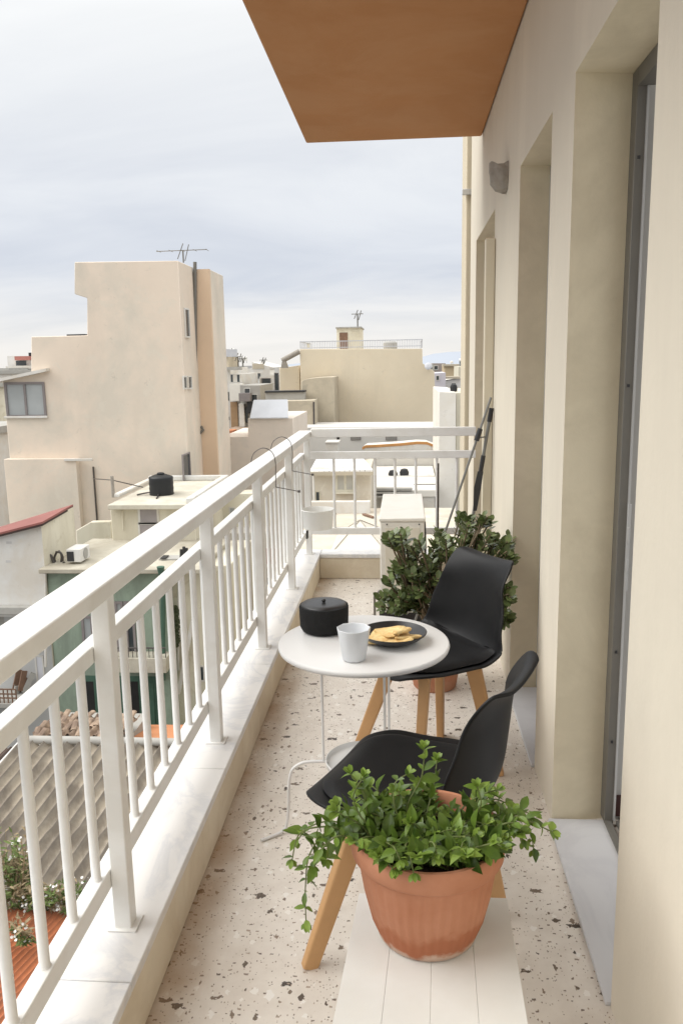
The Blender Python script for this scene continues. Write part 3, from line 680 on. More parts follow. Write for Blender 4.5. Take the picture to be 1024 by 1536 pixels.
# ------------------------------------------------------------------ THE TOWN BELOW AND BEYOND
GZ = -10.5
def xz(x, y, Y): p = at(x, y, Y); return (p.x, p.z)
def outline(pts, Y, base=GZ):
    """corner list seen in the facade plane at depth Y; closed downwards to the street"""
    q = [xz(x, y, Y) for x, y in pts]; return [(q[0][0], base)] + q + [(q[-1][0], base)]
def block(root, name, pts, Y, depth, m, base=GZ, y0=None, bevel=0.02):
    return MB().prism_y(outline(pts, Y, base), Y, Y+depth).build(name, m, root, bevel=bevel, seg=1)
def window(root, x0, x1, y0, y1, Y, fm=None, pm_=None, bars=1, fr=.05, proud=.03, cross=0, sill=False):
    a, b = at(x0, y0, Y), at(x1, y1, Y); X0, X1, Z0, Z1 = min(a.x, b.x), max(a.x, b.x), min(a.z, b.z), max(a.z, b.z)
    f = MB(); ya, yb = Y-proud, Y-.004
    f.box(X0-fr, X0, ya, yb, Z0-fr, Z1+fr).box(X1, X1+fr, ya, yb, Z0-fr, Z1+fr).box(X0+.001, X1-.001, ya, yb, Z1, Z1+fr).box(X0+.001, X1-.001, ya, yb, Z0-fr, Z0)
    for i in range(1, bars+1):
        xm = X0+(X1-X0)*i/(bars+1); f.box(xm-fr*.5, xm+fr*.5, ya+.004, yb, Z0+.001, Z1-.001)
    if cross: zm = Z0+(Z1-Z0)*cross; f.box(X0+.002, X1-.002, ya+.008, yb, zm-fr*.35, zm+fr*.35)
    if sill: f.box(X0-fr*1.6, X1+fr*1.6, Y-proud-.10, Y-.004, Z0-fr-.05, Z0-fr-.002)
    w = f.build('window', fm or tan_frame, root)
    MB().box(X0+.001, X1-.001, Y-.012, Y-.004, Z0+.001, Z1-.001).build('pane', pm_ or glass_dark, w)
    return w
def dark(root, x0, x1, y0, y1, Y, name='opening', m=None, proud=.006):
    a, b = at(x0, y0, Y), at(x1, y1, Y)
    return MB().box(min(a.x, b.x), max(a.x, b.x), Y-proud, Y-.001, min(a.z, b.z), max(a.z, b.z)).build(name, m or blackhole, root)
def pbox(root, name, x0, x1, y0, y1, Y, depth, m, bevel=.01):
    a, b = at(x0, y0, Y), at(x1, y1, Y)
    return MB().box(min(a.x, b.x), max(a.x, b.x), Y, Y+depth, min(a.z, b.z), max(a.z, b.z)).build(name, m, root, bevel=bevel, seg=1)
def building(name, label, cat, x, Y, group=None): return thing(name, label, cat, (at(x, 600, Y).x, Y, GZ), 0, group)

# ground, far land, hill and sea
tag(MB().add([(-4000, -30, GZ-.02), (4000, -30, GZ-.02), (4000, 9000, GZ-.02), (-4000, 9000, GZ-.02)], [(0, 1, 2, 3)]).build('ground', street_m), 'grey ground between the buildings', kind='structure')
def hill(px, Y, d):
    pts = [at(x, y, Y) for x, y in px]; m = MB(); n = len(pts)
    for p in pts: m.v += [Vector((p.x, Y, GZ)), Vector((p.x, Y+d*.5, max(p.z, GZ+1))), Vector((p.x, Y+d, GZ))]
    for i in range(n-1): a = 3*i; m.f += [(a, a+3, a+4, a+1), (a+1, a+4, a+5, a+2)]
    return m
tag(hill([(380, 552), (420, 546), (440, 543), (480, 543), (560, 545), (620, 543), (634, 535), (655, 529), (680, 526), (700, 525), (760, 526), (860, 531), (980, 545)], 3200, 900).build('hills', hill_m, smooth=True), 'hazy blue hills on the horizon', kind='structure')

# --- the tall peach building
Y = 27.0
r = building('peach_building', 'tall windowless peach building with an overhanging top storey and a thin drainpipe', 'building', 180, Y)
block(r, 'wall', [(4, 568), (47.2, 558), (47.2, 505), (131, 503), (131, 447), (112, 441), (112, 393), (267, 391)], Y, 1.92, pink_m)
SX = at(267, 391, Y).x; YT = 28.93
ta, tb_ = at(289, 404, YT), at(313.5, 404, YT)
MB().box(SX+.003, tb_.x, YT, YT+.20, GZ, ta.z).build('recess_wall', orange_m, r)
MB().box(SX+.003, tb_.x+.004, YT+.201, 31.15, GZ, ta.z-.004).build('stair_tower', pink_m, r, bevel=.02, seg=1)
MB().box(at(142, 450, 28.95).x, tb_.x-1.2, 28.95, 36, GZ, at(131, 450, Y).z).build('rear_wall', pink_m, r)
def side_window(y0, y1, z0, z1, m):
    w = MB().box(SX+.001, SX+.05, y0-.06, y0, z0-.05, z1+.05).box(SX+.001, SX+.05, y1, y1+.06, z0-.05, z1+.05).box(SX+.001, SX+.045, y0+.001, y1-.001, z1, z1+.05).box(SX+.001, SX+.07, y0+.001, y1-.001, z0-.05, z0).build('window', m, r)
    MB().box(SX+.001, SX+.012, y0+.001, y1-.001, z0+.001, z1-.001).build('pane', glass_dark, w)
for x0, x1, ya_, yb_, m in ((276.5, 283, 464, 504, white_c), (274, 279, 566, 582, white_c), (281, 286.5, 566, 582, white_c), (273.5, 284.5, 684, 724, tan_frame)):
    pa, pb_ = onx(x0, (ya_+yb_)/2, SX), onx(x1, (ya_+yb_)/2, SX); q0, q1 = onx(x0, yb_, SX), onx(x0, ya_, SX); side_window(pa.y+.05, pb_.y-.05, q0.z, q1.z, m)
MB().slab([(at(-30, 574, Y-.3).x, Y-.3, at(-30, 574, Y-.3).z), (at(69, 552.5, Y-.3).x, Y-.3, at(69, 552.5, Y-.3).z), (at(69, 552.5, Y-.3).x, Y+1.2, at(69, 552.5, Y-.3).z+.05), (at(-30, 574, Y-.3).x, Y+1.2, at(-30, 574, Y-.3).z+.05)], .10).build('lean_to_roof', white_c, r)
w_ = window(r, 10.5, 68, 577, 622, Y, tan_frame, glass_grey, 1, .075, .06)
pbox(r, 'sill', 6, 71, 624.5, 627, Y-.08, .077, white_c)
dark(r, 295, 304.5, 673, 727, YT, 'door', blackhole, .03)
pq = [at(x, y, YT-.08) for x, y in ((292.5, 393), (292.8, 470), (293.5, 590), (294.2, 640), (294.6, 724))]
MB().tube(pq, .065, 8).build('drainpipe', alu_m, r, smooth=True)
pbox(r, 'roof_slab', 100, 128, 501.5, 505.5, Y+.4, 2, dark_m)
pbox(r, 'lower_wall', 6, 138, 689, 1000, Y-.30, .295, pink_m); pbox(r, 'ledge', 96, 139, 688, 691.5, Y-.38, .07, white_c)
MB().tube([(*[at(141, 712, Y-.05).x], Y-.05, at(141, 700, Y-.05).z), (at(141, 712, Y-.05).x, Y-.05, at(142, 790, Y-.05).z)], .03, 6).build('cable', wire_m, r)
MB().tube([at(302, 640, YT-.03), at(305, 645, YT-.1), at(299, 651, YT-.1)], .05, 6).build('pipe_bend', alu_m, r, smooth=True)
def antenna(label, x, y0, y1, Y, span, n=5):
    a, b = at(x, y0, Y), at(x, y1, Y); r = thing('antenna', label, 'antenna', (a.x, Y, b.z))
    MB().tube([(a.x, Y, b.z), (a.x, Y, a.z)], .025*Y/27, 6).build('mast', alu_m, r)
    m = MB(); u = span*Y/F; m.tube([(a.x-u*1.1, Y, a.z), (a.x+u, Y, a.z+.02*u)], .014*Y/27, 6)
    for i in range(n): xx = a.x-u+2*u*i/(n-1); m.tube([(xx, Y-.25, a.z), (xx, Y+.25, a.z)], .008*Y/27, 5)
    m.tube([(a.x-.2, Y-.02, a.z-.28), (a.x+.02, Y-.02, a.z+.24)], .015*Y/27, 5).tube([(a.x+.06, Y-.02, a.z-.35), (a.x+.22, Y-.02, a.z+.2)], .015*Y/27, 5)
    m.build('elements', alu_m, r); return r
antenna('thin television antenna on the roof of the tall peach building', 274.5, 376, 394, 29, 36)
antenna('thin television antenna on the roof of the wide beige building', 536, 471, 494, 50, 8, 3)

# --- plain block with solar panel, right of the peach building
Y = 34.0
r = building('pale_block', 'low pale pink block topped by a white gridded solar panel', 'building', 400, Y)
block(r, 'wall', [(330, 656), (372, 655), (372, 627.5), (439.5, 627)], Y, 5, pink2_m)
a, b = at(375, 628, Y-.1), at(432, 628, Y-.1); zt = at(375, 601, Y+.6).z; dz = zt-a.z
sr = thing('roof_collector', 'white gridded solar panel leaning on the roof of the pale pink block', 'solar panel', (a.x, Y, a.z))
MB().add([(a.x, Y-.06, a.z), (b.x, Y-.06, a.z), (b.x-.12, Y+.7, zt), (a.x+.05, Y+.7, zt)], [(0, 1, 2, 3)]).build('panel', mat('pale panel glass', (.56, .58, .62), .3, .05, 2), sr, solid=.04)
g = MB()
for i in range(9): x0 = a.x+(b.x-a.x)*i/8; x1 = a.x+.05+(b.x-.12-a.x-.05)*i/8; g.beam((x0, Y-.075, a.z), (x1, Y+.685, zt), .035, .02)
for j in range(4): k = j/3; g.beam((a.x+.05*k, Y-.075+.76*k, a.z+dz*k), (b.x-.12*k, Y-.075+.76*k, a.z+dz*k), .03, .018)
g.build('frame', white_metal, sr)

# --- wide beige building
Y = 48.0
r = building('beige_building', 'wide windowless beige building with a railed roof terrace and small stair hut', 'building', 550, Y)
block(r, 'wall', [(449.5, 523.5), (633, 523), (633.5, 545), (651, 557), (652.5, 600)], Y, 10, beige_m)
block(r, 'side_wing', [(419, 552), (448.8, 548)], Y+.6, 7, beige_m)
hut = pbox(r, 'stair_hut', 504.5, 541, 491.5, 524, Y+1.5, 3, cream_c); pbox(hut, 'hut_roof', 503, 542, 490.5, 492, Y+1.4, 3.2, grey_c)
dark(hut, 509, 521.5, 499, 523.2, Y+1.5, 'door', rust_m, .03)
rl = MB(); x0, x1 = at(450, 511, Y+.15).x, at(633, 511, Y+.15).x; zt, zb = at(540, 511, Y+.15).z, at(540, 523, Y+.15).z
rl.beam((x0, Y+.15, zt), (x1, Y+.15, zt), .05, .05).beam((x0, Y+.15, zb+.1), (x1, Y+.15, zb+.1), .04, .04)
for i in range(74): x = x0+(x1-x0)*i/73; rl.beam((x, Y+.15, zb-.02), (x, Y+.15, zt), .02 if i % 12 else .07, .02)
for xx in (x0, x1):
    rl.beam((xx, Y+.15, zt), (xx, Y+6, zt), .05, .05)
    for i in range(12): rl.beam((xx, Y+.4+i*.5, zb), (xx, Y+.4+i*.5, zt), .02, .02)
rl.build('roof_railing', rail_blue, r)
p = at(585, 519, Y+1.2); MB().lathe((p.x, p.y, at(585, 524, Y+1.2).z), [(.02, 0), (.40, 0), (.42, .1), (.42, .38), (.30, .46), (.02, .48)], 20).build('water_drum', grey_c, r, smooth=True)
tb = thing('solar_tube', 'tilted grey pipe with a small stand beside the beige building roof', 'pipe', at(430, 548, Y))
MB().tube([at(423, 541, Y), at(449, 527, Y)], .16, 10).build('pipe', stone_lamp, tb, smooth=True)
MB().prism_y([xz(421, 552, Y-.2), xz(423, 542, Y-.2), xz(428, 542, Y-.2), xz(432, 552, Y-.2)], Y-.2, Y+.2).build('stand', stone_lamp, tb)
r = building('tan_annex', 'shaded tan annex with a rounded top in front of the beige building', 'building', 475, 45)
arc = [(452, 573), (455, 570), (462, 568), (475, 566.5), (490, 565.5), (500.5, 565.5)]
block(r, 'wall', arc, 45, 2.9, tan_m)  # a shaded block; its shade is put into the darker tan wall colour
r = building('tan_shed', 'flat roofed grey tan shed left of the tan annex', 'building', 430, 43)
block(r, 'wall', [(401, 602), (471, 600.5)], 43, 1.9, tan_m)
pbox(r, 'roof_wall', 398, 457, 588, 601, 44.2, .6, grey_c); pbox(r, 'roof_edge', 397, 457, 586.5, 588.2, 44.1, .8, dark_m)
MB().tube([at(470.5, 603, 42.95), at(471, 638, 42.95)], .05, 6).build('cable', wire_m, r)
r = building('vented_wall', 'low pale grey building with three dark vents below the beige building', 'building', 580, 41)
block(r, 'wall', [(440, 641), (668, 640)], 41, 3.5, mat('pale grey render', (.60, .585, .55), .9, .06, .5, .2, 5, .02, .15))
for x0, x1 in ((505, 509), (525.5, 541), (578, 595)):
    f = dark(r, x0, x1, 652.5, 660, 41, 'vent', tan_frame if x1-x0 > 6 else blackhole, .03)
    if x1-x0 > 6:
        s = MB(); a, b = at(x0, 653, 41), at(x1, 659.5, 41)
        for i in range(5): z = b.z+(a.z-b.z)*(i+.5)/5; s.box(a.x+.04, b.x-.04, 40.94, 40.968, z-.012, z+.012)
        s.build('louvre', grey_c, f)
# white stack in front and awning
r = thing('white_box', 'small white rooftop box beside the awning', 'roof box', at(505, 690, 38)); pbox(r, 'box', 488, 507, 664, 690, 38, 1, white_c); pbox(r, 'cap', 487, 508, 663, 665, 37.95, 1.1, white_c)
r = thing('awning', 'long white awning with an orange brown edge behind the far railing', 'awning', at(600, 675, 36))
top = [(543, 671), (548, 668), (570, 667), (600, 665), (625, 662.5), (640, 663), (650, 667), (672, 667)]
tp = [xz(x, y, 36) for x, y in top]
MB().prism_y(tp + [(x, z-.11) for x, z in tp[::-1]], 36, 36.12).build('trim', awn_m, r)
MB().prism_y([(x, z-.115) for x, z in tp] + [xz(672, 677, 36), xz(560, 677, 36), xz(547, 676, 36)], 36.02, 38.2).build('canopy', white_c, r)
r = building('grey_terrace', 'low white terrace roof with dark pipe caps beyond the air conditioner', 'terrace', 610, 30)
block(r, 'wall', [(558, 716), (652, 714)], 31.5, .3, mat('pale grey render', (.6, .6, .6)), base=-8); 
block(r, 'back_wall', [(556, 680), (672, 680)], 35, .6, mat('pale grey render', (.6, .6, .6)))
za = at(600, 724, 30).z
MB().box(at(556, 720, 30).x, at(655, 720, 30).x, 28.2, 34.9, za-.25, za).build('roof', mat('bright white render', (.78, .75, .69), .8, .04, .8, stain=(.66, .62, .54), stain_amt=.4, stain_scale=.8), r, bevel=.02)
MB().box(at(558, 720, 28).x, at(652, 720, 28).x, 28.25, 34.8, GZ, za-.252).build('base', white_c, r)
st = MB()
for i, y in enumerate((733, 738, 743)): a, b = at(562, y, 28.1), at(618, y, 28.1); st.box(a.x, b.x, 27.9-.1*i, 28.19, a.z-.03, a.z+.03)
st.build('step_edge', grey_c, r)
pbox(r, 'handrail', 620, 654, 726, 727.2, 28.3, .05, alu_m)
for x, y in ((589, 712), (606, 710), (643, 730)):
    p = at(x, y, 32); t_ = thing('vent_pipe', {589: 'left black vent cap of the two standing side by side on the white terrace', 606: 'right black vent cap of the two standing side by side on the white terrace', 643: 'single black vent cap near the corner of the white terrace'}[x], 'vent', (p.x, 32, za))
    MB().lathe((p.x, 32, za), [(.01, 0), (.07, 0), (.07, p.z-za-.1), (.01, p.z-za-.1)], 10).build('pipe', dark_m, t_); MB().lathe((p.x, 32, p.z-.1), [(.02, 0), (.17, .01), (.19, .14), (.13, .27), (.02, .30)], 12).build('cap', dark_m, t_, smooth=True)
# cottage with a white tiled roof
Y = 25.0
r = building('cottage', 'small beige house with a white patched tile roof beyond the far railing', 'house', 512, Y)
block(r, 'wall', [(468, 702), (556, 702)], Y, 3.4, mat('warm beige render', (.62, .55, .44), .9, .06, .8, .2, 8, .02, .15, stain=(.7, .66, .57), stain_amt=.5, stain_scale=.9))
roofm = bpy.data.materials.new('patched white tiles'); roofm.use_nodes = True; t = NT(roofm); v = t.coord()
br = t.new('ShaderNodeTexBrick'); br.inputs['Scale'].default_value = 3.2; br.inputs['Color1'].default_value = (.76, .75, .73, 1); br.inputs['Color2'].default_value = (.74, .73, .70, 1); br.inputs['Mortar'].default_value = (.22, .21, .20, 1); br.inputs['Mortar Size'].default_value = .03
t.link(v, br.inputs['Vector']); n_ = t.ramp(t.noise(v, 2.4, 4), [(.40, 0.0), (.6, 1.0)]); t.link(t.mix(n_, (.78, .77, .75), br.outputs['Color']), t.b.inputs['Base Color']); t.b.inputs['Roughness'].default_value = .8
e0, e1 = at(464, 707, Y-.3), at(559, 704.5, Y-.3); q0, q1 = at(477, 683.5, Y+1.8), at(541, 683, Y+1.8)
MB().slab([e0, e1, q1, q0], .10).build('roof', roofm, r); MB().box(e0.x, e1.x, Y-.34, Y-.302, e0.z-.13, e0.z-.02).build('eave', tan_m, r)
MB().slab([(q0.x, q0.y, q0.z), (q1.x, q1.y, q1.z), (e1.x, Y+3.8, e1.z), (e0.x, Y+3.8, e0.z)], .1).build('roof', roofm, r)
window(r, 506, 529, 711, 734, Y, cream_c, mat('curtained pane', (.52, .50, .44), .5, .1, 2), 1, .07, .04, 0, True)
MB().tube([at(470, 705, Y-.08), at(471.5, 762, Y-.08)], .03, 6).build('drainpipe', white_c, r)
window(r, 474, 479, 738, 752, Y, cream_c, glass_dark, 0, .03)
# low roofs with a triangular skylight below the cottage
r = building('patio_roof', 'flat beige patio roof with a pale pyramid skylight under the far railing', 'roof', 520, 21)
za = at(520, 772, 23.8).z
MB().box(at(440, 800, 20).x, at(700, 800, 20).x, 15.0, 24.9, za-.3, za).build('roof', mat('beige screed render', (.52, .46, .375), .9, .1, .7, .3, 8, .02, .15, stain=(.62, .57, .48), stain_amt=.6, stain_scale=.6), r)
MB().box(at(440, 800, 20).x+.2, at(700, 800, 20).x-.2, 15.2, 24.8, GZ, za-.302).build('wall', cream_c, r)
pk = onz(540, 812, za); pk = Vector((pk.x, pk.y, za+.55)); c4 = [onz(492, 836, za+.01), onz(583, 833, za+.01)]
sk = MB(); B4 = [c4[0], c4[1], c4[1]+Vector((0, 2.6, 0)), c4[0]+Vector((0, 2.6, 0))]
sk.add([*B4, pk], [(0, 1, 4), (1, 2, 4), (2, 3, 4), (3, 0, 4)]).build('skylight', mat('pale tarpaulin', (.62, .57, .48), .7, .08, 1.5), r)
g = MB()
for p in B4: g.tube([p+Vector((0, 0, .01)), pk+Vector((0, 0, .01))], .012, 6)
g.build('ridge', stone_lamp, r)
MB().beam(onz(486, 775, za+.03), onz(502, 770, za+.03), .12, .04).build('plank', rust_m, r); MB().beam(onz(545, 771, za+.04), onz(560, 776, za+.04), .10, .04).build('plank', rust_m, r)
MB().box(onz(470, 764, za).x, onz(556, 764, za).x, 24.0, 24.3, za+.002, za+.35).build('parapet', white_c, r)
r = building('slat_pergola', 'row of brown pergola slats right of the air conditioner', 'pergola', 660, 16)
a = onz(648, 850, za)
for i in range(6):
    y = 14.2+i*.52; x = at(656, 800, y).x
    MB().beam((x-.28, y, za+.30), (x+.75, y+.18, za+.42), .11, .05).build('slat', rust_m, r)
for y in (14.1, 16.9):
    for dx in (-.15, .6): x = at(656, 800, y).x+dx; MB().beam((x, y+.05, za), (x, y+.05, za+.32), .07, .07).build('post', rust_m, r)
# white tower on the right
Y = 30.0
r = building('white_tower', 'narrow white building with tiny windows beside the tan wall pillar', 'building', 672, Y)
block(r, 'wall', [(657.5, 587), (683.5, 588.5)], Y, 6, mat('bright white render', (.78, .75, .69)))
block(r, 'stair_wall', [(683.8, 588.5), (720, 590)], Y+.15, 5.5, cream_c)
window(r, 694.5, 697.5, 606, 617, Y+.15, white_c, glass_dark, 0, .03); window(r, 694.5, 697.5, 662, 671, Y+.15, white_c, glass_dark, 0, .03)
p = at(680, 583, Y+1); tk = thing('roof_tank', 'dark round tank on the roof of the narrow white building', 'tank', (p.x, p.y, at(680, 589, Y+1).z)); MB().lathe((p.x, p.y, at(680, 589, Y+1).z), [(.02, 0), (.13, 0), (.14, .2), (.1, .3), (.02, .32)], 14).build('tank', tank_m, tk, smooth=True)

# --- far houses filling the gaps on the horizon
def house(label, px, Y, depth, m, wins=(), fm=white_c, pan=glass_dark, extra=None):
    r = building('far_house', label, 'house', px[0][0], Y, 'distant houses on the horizon')
    block(r, 'wall', px, Y, depth, m, bevel=0)
    for (x0, x1, y0, y1) in wins: window(r, x0, x1, y0, y1, Y, fm, pan, 0, .012*Y/20, .05)
    for e in extra or (): pbox(r, e[0], *e[1:5], Y-e[5], e[6], e[7], 0)
    return r
house('far white house with a red awning left of the peach building', [(11, 534), (46, 534)], 75, 8, white_c, [(18, 26, 558, 565), (30, 40, 556, 566)], extra=[('awning', 22, 45, 534.5, 540, .6, .5, red_band), ('balcony', 9, 46, 549, 553, 1.2, 1.1, white_c), ('opening', 24, 40, 541, 548, .03, .02, glass_dark), ('chimney', 43, 47, 529, 536, .2, .6, dark_m)])
house('far grey house at the left edge of the picture', [(-30, 553), (13, 552)], 70, 5, grey_c, [(-4, 10, 556, 561)])
house('white house with narrow paired windows right of the peach building', [(330, 552), (345, 551), (345, 561), (361.5, 561)], 52, 6, white_c, [(346, 350, 562, 573), (355.5, 360, 562, 573)], extra=[('balcony', 344, 363.5, 576, 601, 1.0, .9, mat('bright white render', (.78, .75, .69))), ('penthouse', 335, 343, 531, 551, -.5, 3, tan_m), ('roof_rail', 336, 356, 524, 535, -.4, .04, rail_blue), ('opening', 337, 344, 588, 601, .02, .01, glass_dark), ('brown_wall', 345.5, 357.5, 603, 648, .2, .15, mat('ochre brown render', (.40, .26, .15), .9, .2, 1)), ('ledge', 338, 362, 550.5, 555, .3, .3, grey_c), ('opening', 338, 344.5, 625, 630, .02, .01, dark_m), ('shutter', 338.5, 344, 630, 647, .02, .01, grey_c)])
house('small white house with a low gable in the gap left of the beige building', [(356, 556), (378, 552), (378, 543), (409, 551), (410, 580)], 70, 8, white_c, [(384, 391, 560, 568)], extra=[('gable', 379, 396, 546, 553, .05, .04, tan_m), ('terrace', 362, 380, 573, 577, 1.5, 1.4, grey_c), ('opening', 368, 379, 576, 585, .02, .01, tan_frame)])
house('white house with a dark terrace opening beside the beige side wing', [(389, 565), (419, 562)], 58, 8, white_c, [(393, 406, 568, 586), (412, 418, 560, 585)], tan_frame, extra=[('wall_strip', 389, 391, 565, 600, .2, .2, white_c), ('pillar', 388.5, 398, 589, 604, .3, .3, cream_c)])
house('grey balconied house deep in the gap right of the peach building', [(360, 578), (390, 578)], 50, 5, grey_c, [(367, 375, 583, 590), (377, 386, 592, 602)], extra=[('balcony', 358, 375, 590, 602, .8, .7, tan_frame), ('white_pier', 358, 367, 606, 640, .4, .4, white_c), ('opening', 366, 372, 612, 634, .1, .05, glass_dark), ('balcony', 370, 380, 603, 620, .6, .5, dark_m)])
house('low cluttered roof at the foot of the gap right of the peach building', [(330, 648), (378, 648)], 46, 4, oldtile_m, extra=[('tile_pile', 338, 350, 646, 651, .3, 1, tile_m), ('tarp', 356, 372, 645, 651, .3, 1, dark_m)])
house('ochre house under the hills', [(667, 548), (686.5, 547)], 110, 9, mat('ochre render', (.50, .40, .26), .9, .05, .2), extra=[('roof', 664, 689, 546.5, 549, .3, 4, tan_m)])
house('cream house next to the tan wall pillar', [(687, 550), (720, 549)], 90, 8, cream_c, [(691, 696, 552, 556)])
house('brown roofed house under the hills', [(648, 545), (668, 545)], 130, 9, mat('brown grey render', (.34, .29, .26), .9, .1, .2), [(651, 656, 549, 554)])
house('grey green house right of the beige building', [(633, 547), (650, 547)], 120, 9, mat('grey green render', (.40, .42, .38), .9, .1, .2), [(637, 641, 550, 554), (644, 648, 550, 554)])
house('pale violet house behind the white tower', [(651, 560), (668, 559)], 62, 6, mat('pale violet render', (.55, .53, .58), .9, .05, .3), [(654, 658, 564, 570)], extra=[('shutter', 653, 657, 601, 622, .03, .02, tan_frame)])
house('little white house with a dark doorway behind the white tower', [(668, 571), (700, 566)], 66, 5, white_c, [(677, 683, 575, 586)], extra=[('roof', 667, 690, 565, 568, .2, 2, tan_m)])
rp = random.Random(4)
for i, (x, y, Y) in enumerate(((348, 528, 54), (357, 535, 54), (364, 538, 66), (395, 540, 72))):
    antenna(['thin antenna over the white house with paired windows', 'short antenna beside the white roof rail', 'small antenna over the gable house', 'thin antenna right of the gable'][i], x, y, y+16, Y, 5, 3)

# --- cream hut with the water tank
Y = 22.0
r = building('cream_hut', 'cream rooftop hut with a flat slab roof and a grey shuttered window', 'hut', 230, Y)
block(r, 'wall', [(165.5, 762), (292, 760)], Y, 4, cream_c, base=-8)
zs = at(225, 757, Y-.35).z; zl = at(225, 764.5, Y-.35).z
MB().box(at(161.5, 760, Y-.35).x, at(306, 757, Y-.35).x, Y-.35, Y+4.6, zl, zs).build('roof', mat('grey roof screed render', (.58, .55, .46), .9, .1, 1, .3, 9, .02, .15, stain=(.44, .40, .33), stain_amt=.7, stain_scale=1.2), r, bevel=.02)
pr_ = MB(); x0, x1 = at(171, 745, Y+1).x, at(305, 740, Y+1).x
pr_.box(x0, x1, Y+4.3, Y+4.5, zs+.002, zs+.16).box(x1-.2, x1, Y-.2, Y+4.29, zs+.002, zs+.16).box(x0, x0+.2, Y+.9, Y+4.29, zs+.002, zs+.10)
pr_.build('roof_kerb', white_c, r, bevel=.02, seg=1)
window(r, 210, 236.5, 760.8, 783.5, Y, white_c, shutter_m, 0, .06, .03); window(r, 210, 236.5, 786, 805, Y, white_c, shutter_m, 0, .05, .03)
MB().tube([at(184, 766, Y-.05), at(185, 795, Y-.05)], .03, 6).build('drainpipe', cream_c, r, smooth=True)
p = onz(243, 741.5, zs)
tk = thing('water_tank', 'round black plastic water tank on the cream hut roof', 'water tank', (p.x, p.y, zs)); hw = .0152*p.y
MB().lathe((p.x, p.y, zs+.002), [(.02, 0), (hw, 0), (hw*1.015, .02), (hw*.985, .10), (hw*1.015, .18), (hw*.985, .26), (hw*1.015, .34), (hw*.985, .42), (hw*1.015, .50), (hw*.97, .535), (hw*.5, .60), (hw*.05, .605)], 40).build('body', tank_m, tk, smooth=True)
MB().lathe((p.x, p.y, zs+.60), [(.02, 0), (.11, 0), (.115, .04), (.08, .06), (.02, .065)], 24).build('lid', tank_m, tk, smooth=True)
MB().tube(smoothpath([(p.x-hw*.9, p.y-.1, zs+.08), (p.x-hw*1.3, p.y-.1, zs+.06), (p.x-hw*1.9, p.y-.25, zs+.03)], 4), .025, 6).tube(smoothpath([(p.x, p.y-hw, zs+.05), (p.x+.05, p.y-hw-.2, zs+.03), (p.x+.1, p.y-hw-.5, zs+.02)], 4), .022, 6).build('hose', wire_m, tk, smooth=True)
p = onz(170.5, 746, zs); a = at(140, 718, 26.6); b = onz(215, 731, zs+.25)
r = thing('roof_post', 'short wooden post carrying a wire at the corner of the hut roof', 'post', (p.x, p.y, zs)); pt_ = at(170, 714, p.y)
MB().tube([(p.x, p.y, zs), (p.x, p.y, pt_.z)], .05, 8).build('post', stone_lamp, r, smooth=True); MB().tube([a, (p.x, p.y, pt_.z-.12), b], .016, 5).build('wire', wire_m, r)
r = building('stepped_wall', 'low cream terrace wall with a raked end left of the hut', 'wall', 140, 23)
block(r, 'wall', [(114, 796), (136, 783), (166, 782.5)], 23.6, .25, cream_c, base=-8)

# --- green building with its terrace
Y = 19.0
r = building('green_building', 'faded green building with a concrete ledge and dark lower openings', 'building', 160, Y)
block(r, 'wall', [(70, 858), (247, 855)], Y, 3, green_m)
zt = at(150, 856, Y).z
MB().box(at(58, 852, Y-.3).x, at(300, 852, Y-.3).x, Y-.32, Y+3.2, zt+.002, zt+.12).build('terrace_slab', mat('stained terrace concrete render', (.50, .47, .39), .9, .1, 1, .3, 9, .02, .15, stain=(.36, .32, .25), stain_amt=.7, stain_scale=.9), r, bevel=.02)
window(r, 176, 187, 905, 983, Y, tan_frame, glass_grey, 0, .06, .05); window(r, 190, 203, 905, 983, Y, tan_frame, glass_dark, 0, .06, .05)
window(r, 126, 139, 927, 961, Y, tan_frame, glass_grey, 0, .06, .05)
pbox(r, 'balcony', 168, 250, 987, 1010, Y-.5, .495, mat('stained terrace concrete render', (.50, .47, .39)))
g = MB(); a, b = at(168, 972, Y-.45), at(248, 972, Y-.45); g.tube([a, b], .02, 6)
for i in range(14): x = a.x+(b.x-a.x)*i/13; g.tube([(x, Y-.45, a.z), (x, Y-.45, at(200, 988, Y-.45).z)], .010, 5)
g.build('balcony_rail', wire_m, r)
dark(r, 120, 248, 1013, 1100, Y, 'shop_front', mat('dark green paint', (.06, .12, .085), .7, .2, 2), .004)
for x0, x1 in ((126, 146), (192, 212), (236, 247)): dark(r, x0, x1, 1022, 1097, Y, 'opening', None, .012)
pbox(r, 'green_shutter', 150, 190, 1026, 1092, Y-.03, .028, mat('dark green paint', (.06, .12, .085), .7, .2, 2)); pbox(r, 'green_shutter', 213, 234, 1024, 1092, Y-.03, .028, mat('dark green paint', (.06, .12, .085)))
MB().tube([at(244.5, 852, Y-.12), at(245, 1020, Y-.12)], .06, 8).build('drainpipe', mat('dark green paint', (.06, .12, .085)), r, smooth=True)
MB().tube([at(241, 850, Y-.4), at(242, 870, Y-.4)], .10, 8, .03).build('spout', mat('dark green paint', (.06, .12, .085)), r, smooth=True)
p = at(112, 845, 19.2); zf = zt+.122
r = thing('wall_unit', 'small white air conditioner with dark grille on the green building ledge', 'air conditioner', (p.x, 19.3, zf))
x0, x1 = at(100.5, 840, 19.15).x, at(122, 840, 19.15).x; zh = at(110, 824, 19.15).z
MB().box(x0, x1, 19.15, 19.75, zf+.05, zh).build('body', white_c, r, bevel=.02); MB().box(x0+.015, x0+(x1-x0)*.52, 19.135, 19.149, zf+.08, zh-.06).build('grille', dark_m, r)
